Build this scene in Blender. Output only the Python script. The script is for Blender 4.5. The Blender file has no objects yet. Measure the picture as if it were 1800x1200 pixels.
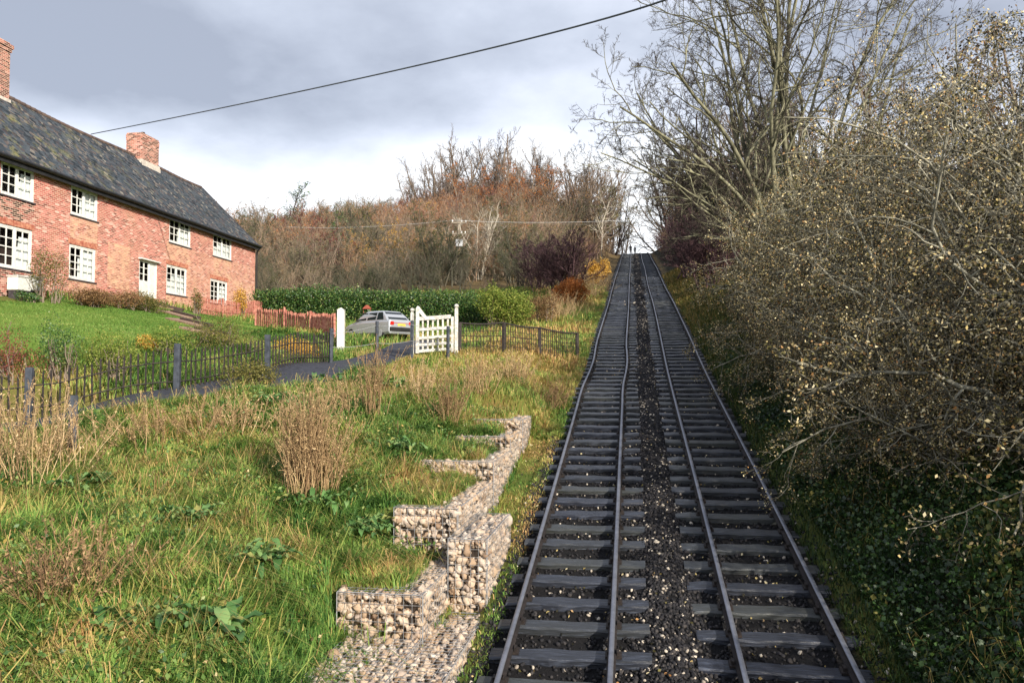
import bpy, math, numpy as np
from mathutils import Vector, Matrix
R = math.radians
rng = np.random.default_rng(11)
S = bpy.context.scene
COL = S.collection

# ------------------------------------------------------------------ camera
CAM = np.array([-0.45, 0.0, 0.0])            # eye on a footbridge over the foot of the incline
YAW, PITCH, FPX = R(8.68), R(2.25), 1400.0   # 28 mm lens on a 36 mm frame
cd = bpy.data.cameras.new('camera'); cam = bpy.data.objects.new('camera', cd); COL.objects.link(cam)
cam.location = CAM; cam.rotation_euler = (R(90) + PITCH, 0, YAW)
cd.lens = 28.0; cd.sensor_width = 36.0; cd.clip_start = 0.1; cd.clip_end = 3000
S.camera = cam

# ------------------------------------------------------------------ sun, sky, exposure
SUN_EL = R(24.0); SUN_AZ = math.atan2(0.66, -0.75)     # clockwise from +Y
sv = Vector((math.sin(SUN_AZ) * math.cos(SUN_EL), math.cos(SUN_AZ) * math.cos(SUN_EL), math.sin(SUN_EL)))
sl = bpy.data.lights.new('sun', 'SUN'); sl.energy = 4.9; sl.angle = R(0.5); sl.color = (1.0, 0.91, 0.78)
so = bpy.data.objects.new('sun', sl); COL.objects.link(so); so.rotation_euler = sv.to_track_quat('Z', 'Y').to_euler()
W = bpy.data.worlds.new('World'); S.world = W; W.use_nodes = True
nt = W.node_tree; nt.nodes.clear()
def wn(t, **k):
    n = nt.nodes.new(t)
    for a, b in k.items(): setattr(n, a, b)
    return n
def lk(a, b): nt.links.new(a, b)
out = wn('ShaderNodeOutputWorld'); bgS = wn('ShaderNodeBackground'); bgC = wn('ShaderNodeBackground'); mixs = wn('ShaderNodeMixShader')
sky = wn('ShaderNodeTexSky', sky_type='NISHITA'); sky.sun_disc = False; sky.sun_elevation = SUN_EL; sky.sun_rotation = SUN_AZ
sky.air_density = 1.0; sky.dust_density = 2.0
tc = wn('ShaderNodeTexCoord'); sep = wn('ShaderNodeSeparateXYZ'); lk(tc.outputs['Generated'], sep.inputs[0])
# cloud deck: divide by height so the clouds foreshorten towards the horizon
zz = wn('ShaderNodeMath', operation='MAXIMUM'); zz.inputs[1].default_value = 0.0; lk(sep.outputs['Z'], zz.inputs[0])
za = wn('ShaderNodeMath', operation='ADD'); za.inputs[1].default_value = 0.22; lk(zz.outputs[0], za.inputs[0])
dx = wn('ShaderNodeMath', operation='DIVIDE'); lk(sep.outputs['X'], dx.inputs[0]); lk(za.outputs[0], dx.inputs[1])
dy = wn('ShaderNodeMath', operation='DIVIDE'); lk(sep.outputs['Y'], dy.inputs[0]); lk(za.outputs[0], dy.inputs[1])
cx = wn('ShaderNodeCombineXYZ'); lk(dx.outputs[0], cx.inputs[0]); lk(dy.outputs[0], cx.inputs[1])
mp = wn('ShaderNodeMapping'); mp.inputs['Location'].default_value = (3.1, 1.7, 0); lk(cx.outputs[0], mp.inputs[0])
n1 = wn('ShaderNodeTexNoise'); n1.inputs['Scale'].default_value = 1.15; n1.inputs['Detail'].default_value = 9; n1.inputs['Roughness'].default_value = 0.55
lk(mp.outputs[0], n1.inputs['Vector'])
# elevation: bright white near the horizon, grey-blue above
el = wn('ShaderNodeValToRGB'); e = el.color_ramp.elements
e[0].position = 0.0; e[0].color = (1, 1, 1, 1); e[1].position = 0.62; e[1].color = (0.05, 0.05, 0.05, 1)
for p_, v_ in ((0.20, 1.0), (0.255, 0.78), (0.30, 0.36), (0.37, 0.24), (0.47, 0.46)):
    x = e.new(p_); x.color = (v_, v_, v_, 1)
lk(sep.outputs['Z'], el.inputs[0])
mul = wn('ShaderNodeMath', operation='MULTIPLY_ADD'); mul.inputs[1].default_value = 2.3; mul.inputs[2].default_value = -1.13
lk(n1.outputs['Fac'], mul.inputs[0])
ad = wn('ShaderNodeMath', operation='ADD', use_clamp=True); lk(el.outputs[0], ad.inputs[0]); lk(mul.outputs[0], ad.inputs[1])
cr = wn('ShaderNodeValToRGB'); e = cr.color_ramp.elements
e[0].position = 0.0; e[0].color = (0.31, 0.34, 0.415, 1); e[1].position = 1.0; e[1].color = (0.93, 0.95, 0.98, 1)
x = e.new(0.35); x.color = (0.47, 0.51, 0.60, 1)
x = e.new(0.65); x.color = (0.66, 0.70, 0.80, 1)
lk(ad.outputs[0], cr.inputs[0]); lk(cr.outputs[0], bgC.inputs['Color']); bgC.inputs['Strength'].default_value = 1.0
lk(sky.outputs[0], bgS.inputs['Color']); bgS.inputs['Strength'].default_value = 0.10
mixs.inputs[0].default_value = 0.88
lk(bgS.outputs[0], mixs.inputs[1]); lk(bgC.outputs[0], mixs.inputs[2]); lk(mixs.outputs[0], out.inputs['Surface'])
S.view_settings.view_transform = 'Standard'; S.view_settings.look = 'None'
S.view_settings.exposure = 0.6; S.view_settings.gamma = 1.0; S.view_settings.use_curve_mapping = False
S.cycles.max_bounces = 6; S.cycles.diffuse_bounces = 2; S.cycles.glossy_bounces = 2; S.cycles.transparent_max_bounces = 8
S.cycles.transmission_bounces = 3; S.cycles.caustics_reflective = False; S.cycles.caustics_refractive = False

# ------------------------------------------------------------------ survey: a sighted point in the photo at a known distance -> place
_f = np.array([-math.sin(YAW) * math.cos(PITCH), math.cos(YAW) * math.cos(PITCH), math.sin(PITCH)])
_r = np.array([math.cos(YAW), math.sin(YAW), 0.0]); _u = np.cross(_r, _f)
def P(px, py, d):
    return CAM + d * (_f + (px - 900) / FPX * _r + (600 - py) / FPX * _u)
def pix(p):
    v = np.asarray(p, float) - CAM; d = v @ _f
    return 900 + FPX * (v @ _r) / d, 600 - FPX * (v @ _u) / d, d

# ------------------------------------------------------------------ mesh and object helpers
def link(name, me, parent=None, mats=(), loc=None):
    o = bpy.data.objects.new(name, me); COL.objects.link(o)
    if parent is not None: o.parent = parent
    if loc is not None: o.location = loc
    if me is not None:
        for m in mats: me.materials.append(m)
    return o
def tag(o, label=None, cat=None, group=None, kind=None):
    for k, v in (('label', label), ('category', cat), ('group', group), ('kind', kind)):
        if v: o[k] = v
    return o
def empty(name, loc, rz=0.0, label=None, cat=None, group=None):
    o = bpy.data.objects.new(name, None); COL.objects.link(o); o.location = loc; o.rotation_euler = (0, 0, rz)
    o.empty_display_size = 0.2
    return tag(o, label, cat, group)
def np_mesh(name, V, quads=None, tris=None, attrs=None, smooth=False, qmat=None, tmat=None):
    V = np.asarray(V, np.float32).reshape(-1, 3)
    me = bpy.data.meshes.new(name); me.vertices.add(len(V)); me.vertices.foreach_set('co', V.ravel())
    q = np.zeros((0, 4), np.int32) if quads is None else np.asarray(quads, np.int32).reshape(-1, 4)
    t = np.zeros((0, 3), np.int32) if tris is None else np.asarray(tris, np.int32).reshape(-1, 3)
    lp = np.concatenate([q.ravel(), t.ravel()])
    st = np.concatenate([np.arange(len(q)) * 4, len(q) * 4 + np.arange(len(t)) * 3]).astype(np.int32)
    me.loops.add(len(lp)); me.loops.foreach_set('vertex_index', lp)
    me.polygons.add(len(st)); me.polygons.foreach_set('loop_start', st)
    if qmat is not None or tmat is not None:
        a = np.zeros(len(st), np.int32)
        if qmat is not None: a[:len(q)] = qmat
        if tmat is not None: a[len(q):] = tmat
        me.polygons.foreach_set('material_index', a)
    if smooth: me.polygons.foreach_set('use_smooth', np.ones(len(st), bool))
    for k, v in (attrs or {}).items():
        a = me.attributes.new(k, 'FLOAT', 'POINT'); a.data.foreach_set('value', np.asarray(v, np.float32).ravel())
    me.update(calc_edges=True); me.validate(clean_customdata=False)
    return me
class MB:
    """collects boxes, bars, prisms and tubes for one hard mesh"""
    def __init__(s): s.v = []; s.f = []; s.m = []; s.sm = []
    def poly(s, verts, faces, mi=0, smooth=False):
        b = len(s.v); s.v += [tuple(map(float, p)) for p in verts]
        for f in faces: s.f.append(tuple(b + i for i in f)); s.m.append(mi); s.sm.append(smooth)
        return s
    def box(s, a, b, mi=0, M=None):
        (x0, y0, z0), (x1, y1, z1) = a, b
        vs = [(x0, y0, z0), (x1, y0, z0), (x1, y1, z0), (x0, y1, z0), (x0, y0, z1), (x1, y0, z1), (x1, y1, z1), (x0, y1, z1)]
        if M is not None: vs = [M @ Vector(p) for p in vs]
        return s.poly(vs, [(0, 3, 2, 1), (4, 5, 6, 7), (0, 1, 5, 4), (1, 2, 6, 5), (2, 3, 7, 6), (3, 0, 4, 7)], mi)
    def bar(s, a, b, w, h, mi=0, up=(0, 0, 1)):
        a = Vector(a); b = Vector(b); d = (b - a).normalized(); x = d.cross(Vector(up))
        if x.length < 1e-4: x = d.cross(Vector((0, 1, 0)))
        x.normalize(); z = x.cross(d)
        vs = []
        for p in (a, b):
            for i, j in ((-1, -1), (1, -1), (1, 1), (-1, 1)): vs.append(p + x * (w / 2 * i) + z * (h / 2 * j))
        return s.poly(vs, [(0, 1, 2, 3), (7, 6, 5, 4), (0, 4, 5, 1), (1, 5, 6, 2), (2, 6, 7, 3), (3, 7, 4, 0)], mi)
    def tube(s, pts, r, n=8, mi=0, cap=True):
        pts = [Vector(p) for p in pts]; rr = r if isinstance(r, (list, tuple)) else [r] * len(pts)
        vs = []; ref = None
        for i, p in enumerate(pts):
            d = (pts[min(i + 1, len(pts) - 1)] - pts[max(i - 1, 0)]).normalized()
            if ref is None: ref = d.cross(Vector((0, 0, 1)) if abs(d.z) < .9 else Vector((1, 0, 0))).normalized()
            x = (ref - d * ref.dot(d)).normalized(); ref = x; y = d.cross(x)
            for k in range(n):
                a = 2 * math.pi * k / n; vs.append(p + (x * math.cos(a) + y * math.sin(a)) * rr[i])
        fs = [(i * n + k, i * n + (k + 1) % n, (i + 1) * n + (k + 1) % n, (i + 1) * n + k) for i in range(len(pts) - 1) for k in range(n)]
        s.poly(vs, fs, mi, True)
        if cap:
            s.poly(vs[:n], [tuple(reversed(range(n)))], mi); s.poly(vs[-n:], [tuple(range(n))], mi)
        return s
    def prism(s, prof, x0, x1, mi=0):
        """profile in (y, z), extruded along x"""
        n = len(prof); vs = [(x0, y, z) for y, z in prof] + [(x1, y, z) for y, z in prof]
        fs = [tuple(range(n)), tuple(reversed(range(n, 2 * n)))] + [(i, n + i, n + (i + 1) % n, (i + 1) % n) for i in range(n)]
        return s.poly(vs, fs, mi)
    def mesh(s, name, bevel=0.0):
        me = bpy.data.meshes.new(name); me.from_pydata(s.v, [], s.f)
        me.polygons.foreach_set('material_index', s.m); me.polygons.foreach_set('use_smooth', s.sm)
        import bmesh
        bm = bmesh.new(); bm.from_mesh(me); bmesh.ops.recalc_face_normals(bm, faces=bm.faces)
        if bevel:
            es = [e for e in bm.edges if len(e.link_faces) == 2 and e.calc_face_angle(0) > 0.6 and not e.link_faces[0].smooth]
            bmesh.ops.bevel(bm, geom=es, offset=bevel, segments=1, affect='EDGES', clamp_overlap=True)
        bm.to_mesh(me); bm.free(); me.update()
        return me
    def build(s, name, mats, parent=None, bevel=0.0, loc=None):
        return link(name, s.mesh(name, bevel), parent, mats if isinstance(mats, (list, tuple)) else [mats], loc)

# ------------------------------------------------------------------ materials
def srgb(r, g, b):
    return tuple(((c / 255) / 12.92 if c / 255 < .04045 else ((c / 255 + .055) / 1.055) ** 2.4) for c in (r, g, b)) + (1.0,)
class Mt:
    def __init__(s, name):
        s.m = bpy.data.materials.new(name); s.m.use_nodes = True; s.t = s.m.node_tree
        s.b = s.t.nodes['Principled BSDF']; s.o = s.t.nodes['Material Output']
    def n(s, t, ins=None, **k):
        x = s.t.nodes.new(t)
        for a, b in k.items(): setattr(x, a, b)
        for a, b in (ins or {}).items():
            if hasattr(b, 'links'): s.t.links.new(b, x.inputs[a])
            else: x.inputs[a].default_value = b
        return x
    def l(s, a, b): s.t.links.new(a, b)
    def set(s, **k):
        for a, b in k.items():
            i = s.b.inputs[{'base': 'Base Color', 'rough': 'Roughness', 'spec': 'Specular IOR Level', 'metal': 'Metallic', 'normal': 'Normal', 'coat': 'Coat Weight'}[a]]
            if hasattr(b, 'links'): s.l(b, i)
            else: i.default_value = b
        return s
    def co(s, kind='Object', scale=(1, 1, 1)):
        t = s.n('ShaderNodeTexCoord'); m = s.n('ShaderNodeMapping', {0: t.outputs[kind]}); m.inputs['Scale'].default_value = scale
        return m.outputs[0]
    def noise(s, scale, detail=4, vec=None, rough=.55):
        x = s.n('ShaderNodeTexNoise', {'Scale': scale, 'Detail': detail, 'Roughness': rough})
        if vec is not None: s.l(vec, x.inputs['Vector'])
        return x.outputs['Fac']
    def ramp(s, fac, stops, interp='LINEAR'):
        x = s.n('ShaderNodeValToRGB', {0: fac}); r = x.color_ramp; r.interpolation = interp
        while len(r.elements) > 1: r.elements.remove(r.elements[-1])
        r.elements[0].position = stops[0][0]; r.elements[0].color = stops[0][1]
        for p, c in stops[1:]: q = r.elements.new(p); q.color = c
        return x.outputs[0]
    def attr(s, name): return s.n('ShaderNodeAttribute', attribute_name=name).outputs['Fac']
    def mix(s, f, a, b, mode='MIX'):
        x = s.n('ShaderNodeMix', data_type='RGBA', blend_type=mode)
        for i, v in ((0, f), (6, a), (7, b)):
            if hasattr(v, 'links'): s.l(v, x.inputs[i])
            else: x.inputs[i].default_value = v
        return x.outputs[2]
    def math(s, op, a, b=0.0, clamp=False):
        x = s.n('ShaderNodeMath', operation=op, use_clamp=clamp)
        for i, v in ((0, a), (1, b)):
            if hasattr(v, 'links'): s.l(v, x.inputs[i])
            else: x.inputs[i].default_value = v
        return x.outputs[0]
    def bump(s, h, strength=.4, dist=.02):
        x = s.n('ShaderNodeBump', {'Height': h, 'Strength': strength, 'Distance': dist}); s.l(x.outputs[0], s.b.inputs['Normal']); return s
def g(v): return (v, v, v, 1.0)
def plain(name, c, c2=None, scale=6.0, rough=.7, bump=0.0, spec=.4, kind='Object', sc=(1, 1, 1), lo=.35, hi=.65):
    m = Mt(name); v = m.co(kind, sc); f = m.noise(scale, 5, v)
    m.set(base=m.ramp(f, [(lo, c), (hi, c2 or c)]), rough=rough, spec=spec)
    if bump: m.bump(m.noise(scale * 4, 4, v), bump, .02)
    return m.m
def leafy(name, stops, rough=.6, trans=.25, spec=.25, attr='tint', interp='LINEAR'):
    """thin foliage coloured leaf by leaf"""
    m = Mt(name); c = m.ramp(m.attr(attr), stops, interp); m.set(base=c, rough=rough, spec=spec)
    if trans:
        tr = m.n('ShaderNodeBsdfTranslucent', {'Color': c}); mx = m.n('ShaderNodeMixShader', {0: trans, 1: m.b.outputs[0], 2: tr.outputs[0]})
        m.l(mx.outputs[0], m.o.inputs['Surface'])
    return m.m
# ------------------------------------------------------------------ terrain
_py = np.array([-60, 0, 9.25, 13.4, 19.45, 24.3, 28.35, 35, 54.8, 80, 99, 120, 134, 141, 150, 170, 260, 600, 900.])
_pz = np.array([-8, -5.36, -3.62, -2.83, -1.70, -.78, -.03, 1.28, 5.05, 9.9, 13.5, 17.4, 19.9, 20.9, 21.1, 21.0, 18, 10, 4.])
_yy = np.arange(-60, 900, .5); _zz = np.interp(_yy, _py, _pz)
_k = np.exp(-.5 * (np.arange(-12, 13) / 4.5) ** 2); _k /= _k.sum(); _zz = np.convolve(np.pad(_zz, 12, mode='edge'), _k, 'valid')
def prof(y): return np.interp(y, _yy, _zz)                      # top of the sleepers along the incline
CTRL = [(0,1200,6.6),(250,1200,6.8),(480,1200,7.4),(0,1000,8.3),(300,1000,9),(540,1000,10.4),(0,850,11.5),(250,850,12.2),(500,850,13.5),(690,850,13.8),(780,800,15.8),
 (0,790,13.2),(0,765,14.4),(300,705,16.8),(470,680,19.5),(600,655,23),(650,700,21),(800,700,20.5),(850,720,19.3),(700,650,25),(850,660,24),(940,675,22.5),(-300,1000,7.8),(-300,790,12.5),
 (52,735,17),(312,690,19),(471,662,22),(581,645,25.6),(662,645,26.3),(-250,775,15.2),(-250,795,12.6),
 (960,650,27),(1000,600,35),(1045,560,45),(1050,500,68),(1070,460,99),
 (760,625,27),(880,615,29),(1000,605,33),(660,605,36),(620,622,30),(500,570,45),(650,570,44),(800,575,43),(900,575,42),(960,570,43),
 (0,520,30),(447,548,52),(250,530,40),(-300,520,25),(0,642,18.5),(200,612,21),(330,597,24),(0,580,22.5),(200,566,27),(350,580,30),(450,582,33),(540,590,32),(300,556,36),(400,565,40),(-250,650,16.8),(-300,575,20),
 (460,510,70),(600,512,70),(750,510,70),(900,505,70),(980,500,75),(460,460,130),(460,450,170),(580,448,120),(700,448,125),(700,405,170),(850,430,120),(850,390,160),(950,375,172),(1000,430,120),(1000,390,160),(1060,420,130),
 (600,430,190),(760,470,95),(500,490,95),(950,470,95),(300,470,130),(0,470,130),(300,510,75),(-100,500,70)]
CP = np.array([P(*c) for c in CTRL])
extra = [(-32, 40, 3.9), (-34, 28, 3.4), (-50, 40, 5), (-45, 15, 1), (-25, 0, -1.8), (-12, -10, -3.0), (-5, -10, -4.2), (-15, 3, -2.4), (-60, 100, 14), (-100, 150, 22), (-120, 60, 9), (-120, 250, 26), (-60, 260, 30), (-20, 260, 26), (-9, 170, 22.5), (-9, 200, 22)]
CP = np.vstack([CP, np.array(extra, float)])
def _phi(r2): return np.where(r2 > 1e-9, .5 * r2 * np.log(np.maximum(r2, 1e-9)), 0)
_sc = 30.0; _A = CP[:, :2] / _sc; _n = len(_A)
_K = _phi(((_A[:, None] - _A[None]) ** 2).sum(-1)) + np.eye(_n) * 2e-4; _Pm = np.hstack([np.ones((_n, 1)), _A])
_sol = np.linalg.solve(np.block([[_K, _Pm], [_Pm.T, np.zeros((3, 3))]]), np.concatenate([CP[:, 2], np.zeros(3)]))
def tps(x, y):
    sh = np.shape(x); q = np.stack([np.ravel(x), np.ravel(y)], 1) / _sc; o = np.empty(len(q))
    for i in range(0, len(q), 20000):
        b = q[i:i + 20000]; o[i:i + 20000] = _phi(((b[:, None] - _A[None]) ** 2).sum(-1)) @ _sol[:_n] + _sol[_n] + b @ _sol[_n + 1:]
    return np.clip(o, -7, 38).reshape(sh)
def sst(a, b, x): t = np.clip((x - a) / (b - a), 0, 1); return t * t * (3 - 2 * t)
# gabion steps up the left bank: (near y, far y, top z, left x, right x)
GAB = [(7.0, 9.8, -3.32, -4.05, -3.1), (9.8, 11.9, -2.78, -4.2, -3.08), (11.9, 14.9, -2.06, -4.1, -3.1), (14.9, 17.1, -1.68, -4.5, -3.08), (17.1, 18.7, -1.38, -4.3, -3.1), (18.7, 20.3, -1.10, -4.2, -3.06)]
GLOW = [(7.0, 11.1, -3.36, -3.1, -2.52), (11.1, 13.2, -2.34, -3.06, -2.50)]
def vnoise(x, y, s, seed=0):
    """smooth value noise, -1..1"""
    r = np.random.default_rng(100 + seed).random((64, 64)) * 2 - 1
    X = np.asarray(x) / s + 1000; Y = np.asarray(y) / s + 1000; i = np.floor(X).astype(int); j = np.floor(Y).astype(int)
    u = X - i; v = Y - j; u = u * u * (3 - 2 * u); v = v * v * (3 - 2 * v); i %= 64; j %= 64; a = (i + 1) % 64; b = (j + 1) % 64
    return (r[i, j] * (1 - u) + r[a, j] * u) * (1 - v) + (r[i, b] * (1 - u) + r[a, b] * u) * v
def ground(x, y):
    x = np.asarray(x, float); y = np.asarray(y, float)
    bed = prof(y) - 0.10
    far = sst(190, 330, np.hypot(x, y))
    lf = tps(x, np.minimum(y, 230)); lf = lf * (1 - far) + (prof(y) - 2) * far
    lf = lf + .10 * vnoise(x, y, 1.3, 1) * sst(6, 9, y) * (1 - sst(22, 30, y)) * (x < -3.3) + .12 * vnoise(x, y, 5, 2) * sst(-9, -5, -x)
    # the terraces cut behind each basket
    for (y0, y1, zt, xl, xr) in GAB:
        if y0 < 7.2: zt = zt - .25
        w = sst(y0 + .12, y0 + .26, y) * (1 - sst(y1 + .12, y1 + .26, y)) * sst(xl - .8, xr - .75, x)
        lf = lf * (1 - w) + np.minimum(zt + .06 * (1 - sst(xr - .5, xr - .3, x)) - .05, lf + .6) * w
    rt = prof(y) - .1 + 3.4 * (1 - np.exp(-np.maximum(x - 2.55, 0) / 4.6)) * sst(2.5, 3.2, x) + .15 * vnoise(x, y, 2.2, 3) * sst(2.9, 4, x)
    rt = rt * (1 - far * .0) 
    wl = np.interp(y, [0, 19.5, 21, 26, 60, 90], [.35, .35, 1.0, 2.2, 3.0, 5.0]); x0 = np.interp(y, [0, 19.5, 21, 60], [-3.08, -3.08, -2.45, -2.5])
    a = sst(0, 1, (x0 - x) / wl)
    crest = sst(135, 150, y) * (1 - sst(9, 22, np.abs(x)))
    h = np.where(x < 0, bed * (1 - a) + lf * a, np.where(x > 2.5, rt, bed))
    h = h * (1 - crest) + np.minimum(h, prof(y)) * crest
    # ballast crown between the tracks, gutters at the sleeper ends
    h = h + np.where(np.abs(x) < .45, .10 * (1 - (np.abs(x) / .45) ** 2), 0) - .05 * np.exp(-((np.abs(x) - 2.45) / .2) ** 2) * (y > 20)
    h = h + .16 * sst(2.18, 2.5, np.abs(x)) * (1 - sst(2.42, 2.62, np.abs(x)) * (x < 0) - sst(2.6, 3.4, x) * (x > 0))
    return h
def zone(xs):
    return np.concatenate(xs)
gx = zone([np.linspace(-420, -130, 10)[:-1], np.linspace(-130, -40, 31)[:-1], np.arange(-40, -16, .8), np.arange(-16, -5.6, .32), np.arange(-5.6, -2, .12), np.arange(-2, 2.4, .2), np.arange(2.4, 10, .3), np.arange(10, 30, 1.), np.linspace(30, 130, 26)[:-1], np.linspace(130, 420, 10)])
gy = zone([np.linspace(-60, 0, 21)[:-1], np.arange(0, 5, .5), np.arange(5, 28, .16), np.arange(28, 60, .45), np.arange(60, 160, 1.6), np.linspace(160, 300, 36)[:-1], np.linspace(300, 880, 15)])
GX, GY = np.meshgrid(gx, gy, indexing='ij'); GZ = ground(GX, GY)
def hgt(x, y):
    """height of the built sheet (bilinear)"""
    x = np.asarray(x, float); y = np.asarray(y, float)
    i = np.clip(np.searchsorted(gx, x) - 1, 0, len(gx) - 2); j = np.clip(np.searchsorted(gy, y) - 1, 0, len(gy) - 2)
    u = np.clip((x - gx[i]) / (gx[i + 1] - gx[i]), 0, 1); v = np.clip((y - gy[j]) / (gy[j + 1] - gy[j]), 0, 1)
    return (GZ[i, j] * (1 - u) + GZ[i + 1, j] * u) * (1 - v) + (GZ[i, j + 1] * (1 - u) + GZ[i + 1, j + 1] * u) * v
def G(x, y): return float(hgt(x, y))
def on(px, py, d0=5.0, d1=200.0):
    """where the sight line through a photo point meets the ground"""
    ds = np.arange(d0, d1, .05); p = CAM[None] + ds[:, None] * (_f + (px - 900) / FPX * _r + (600 - py) / FPX * _u)[None]
    below = np.nonzero(p[:, 2] < hgt(p[:, 0], p[:, 1]))[0]
    k = below[0] if len(below) else len(ds) - 1
    return p[k]
# lane: centre line on the ground
LANE = np.array([P(-420, 790, 13.5), P(-150, 770, 14.6), P(30, 750, 15.7), P(300, 697, 17.9), P(470, 672, 20.6), P(560, 655, 23.3), P(640, 640, 26), P(700, 628, 28.5), P(735, 622, 32), P(760, 612, 37)])[:, :2]
def lane_dist(x, y):
    d = np.full(np.shape(x), 1e9)
    for a, b in zip(LANE[:-1], LANE[1:]):
        ab = b - a; t = np.clip(((x - a[0]) * ab[0] + (y - a[1]) * ab[1]) / (ab @ ab), 0, 1)
        d = np.minimum(d, np.hypot(x - a[0] - t * ab[0], y - a[1] - t * ab[1]))
    return d
LAWN = np.array([P(-300, 590, 19.5), P(0, 636, 18.8), P(200, 609, 21.2), P(330, 593, 24.3), P(450, 588, 31), P(560, 588, 34), P(430, 565, 44), P(330, 545, 42), P(230, 533, 37.5), P(0, 526, 28.5), P(-300, 526, 23)])[:, :2]
def inside(poly, x, y):
    c = np.zeros(np.shape(x), bool)
    for (x0, y0), (x1, y1) in zip(poly, np.roll(poly, -1, 0)):
        c ^= ((y0 > y) != (y1 > y)) & (x < (x1 - x0) * (y - y0) / (y1 - y0 + 1e-12) + x0)
    return c
def dead(x, y):
    """share of withered growth, 0 green .. 1 straw"""
    v = .28 + .55 * vnoise(x, y, 1.7, 5) + .35 * vnoise(x, y, .55, 6)
    v = v + .45 * sst(19, 24, y) * (x > -8) - .12 * sst(5, 8, y) * (1 - sst(9, 12, y))
    return np.clip(v, 0, 1)
ni, nj = GX.shape; idx = np.arange(ni * nj).reshape(ni, nj)
tq = np.stack([idx[:-1, :-1], idx[1:, :-1], idx[1:, 1:], idx[:-1, 1:]], -1).reshape(-1, 4)
tv = np.stack([GX, GY, GZ], -1).reshape(-1, 3)
m_lawn = sst(0, 1, inside(LAWN, tv[:, 0], tv[:, 1]).astype(float))
m_bed = (np.abs(tv[:, 0]) < 2.38).astype(float)
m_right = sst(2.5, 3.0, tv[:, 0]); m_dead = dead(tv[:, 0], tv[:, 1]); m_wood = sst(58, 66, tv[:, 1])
m = Mt('ground soil and turf'); v = m.co('Object')
f1 = m.noise(1.2, 6, v); f2 = m.noise(14, 6, v, .7); f3 = m.noise(60, 3, v, .7)
turf = m.mix(f1, srgb(84, 104, 46), srgb(118, 122, 60)); turf = m.mix(m.math('MULTIPLY', m.attr('dead'), f2, True), turf, srgb(150, 122, 70))
lawn = m.mix(f1, srgb(92, 128, 46), srgb(122, 148, 62)); lawn = m.mix(m.math('MULTIPLY', f3, .55), lawn, srgb(120, 140, 60))
soil = m.mix(f2, srgb(84, 74, 50), srgb(124, 104, 72)); bedc = m.mix(f2, srgb(18, 18, 21), srgb(40, 39, 40))
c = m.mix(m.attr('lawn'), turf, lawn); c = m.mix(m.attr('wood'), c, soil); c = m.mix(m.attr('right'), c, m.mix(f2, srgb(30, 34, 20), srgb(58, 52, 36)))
c = m.mix(m.attr('bed'), c, bedc)
m.set(base=c, rough=.9, spec=.2); m.bump(m.math('ADD', f2, f3), .8, .06)
M_GROUND = m.m
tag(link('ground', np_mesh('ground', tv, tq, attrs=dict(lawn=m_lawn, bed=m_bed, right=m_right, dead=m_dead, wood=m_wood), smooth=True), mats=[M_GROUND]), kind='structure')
# lane surface, draped 4 cm above the sheet
def resample(pl, step):
    d = np.r_[0, np.cumsum(np.hypot(*np.diff(pl, axis=0).T))]; t = np.arange(0, d[-1], step)
    o = np.stack([np.interp(t, d, pl[:, 0]), np.interp(t, d, pl[:, 1])], 1)
    k = np.ones(15) / 15; pad = np.pad(o, ((7, 7), (0, 0)), mode='edge')
    return np.stack([np.convolve(pad[:, i], k, 'valid') for i in (0, 1)], 1)
ls = resample(LANE, .2); tg = np.gradient(ls, axis=0); tg /= np.linalg.norm(tg, axis=1)[:, None]; nr = np.stack([tg[:, 1], -tg[:, 0]], 1)
cw = np.linspace(-1.0, 1.0, 15); lx = ls[:, None, 0] + nr[:, None, 0] * cw[None]; ly = ls[:, None, 1] + nr[:, None, 1] * cw[None]
lz = hgt(lx, ly); k = np.ones(9) / 9
lz = np.apply_along_axis(lambda q: np.convolve(np.pad(q, 4, mode='edge'), k, 'valid'), 0, lz) + .05 + .03 * (1 - (cw / 1.0) ** 2)[None]
lz = np.maximum(lz, hgt(lx, ly) + .03)
a_, b_ = lx.shape; ii = np.arange(a_ * b_).reshape(a_, b_)
M_LANE = plain('worn tarmac', srgb(40, 42, 50), srgb(62, 64, 74), 9, .75, .4)
tag(link('lane', np_mesh('lane', np.stack([lx, ly, lz], -1), np.stack([ii[:-1, :-1], ii[:-1, 1:], ii[1:, 1:], ii[1:, :-1]], -1), smooth=True), mats=[M_LANE]), kind='structure')
# ------------------------------------------------------------------ railway tracks
TC, GA = 1.385, 1.27                       # track centre offset, gauge
def wig(y, side):
    if side > 0: return .03 * np.sin(y / 6.0)
    return .085 * np.exp(-((y - 30.0) / 3.0) ** 2) - .02 * np.exp(-((y - 25.2) / 1.8) ** 2) + .02 * np.sin(y / 7 + 1)
def sag(y, side):
    return (-.035 * np.exp(-((y - 27.5) / 1.6) ** 2) if side < 0 else 0.0) + .015 * np.sin(y / 2.7 + side)
M_RAIL = Mt('worn rail steel'); v = M_RAIL.co('Object'); M_RAIL.set(base=M_RAIL.mix(M_RAIL.noise(7, 5, v), srgb(88, 91, 100), srgb(150, 154, 166)), rough=.42, metal=.55, spec=.5); M_RAIL.bump(M_RAIL.noise(40, 3, v), .2, .01); M_RAIL = M_RAIL.m
M_WEB = plain('rusted rail web', srgb(24, 22, 24), srgb(44, 38, 38), 12, .8)
m = Mt('weathered timber with painted sky sheen'); v = m.co('Object', (1.2, 14, 14)); f = m.noise(3, 6, v); oi = m.n('ShaderNodeObjectInfo').outputs['Random']
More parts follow.
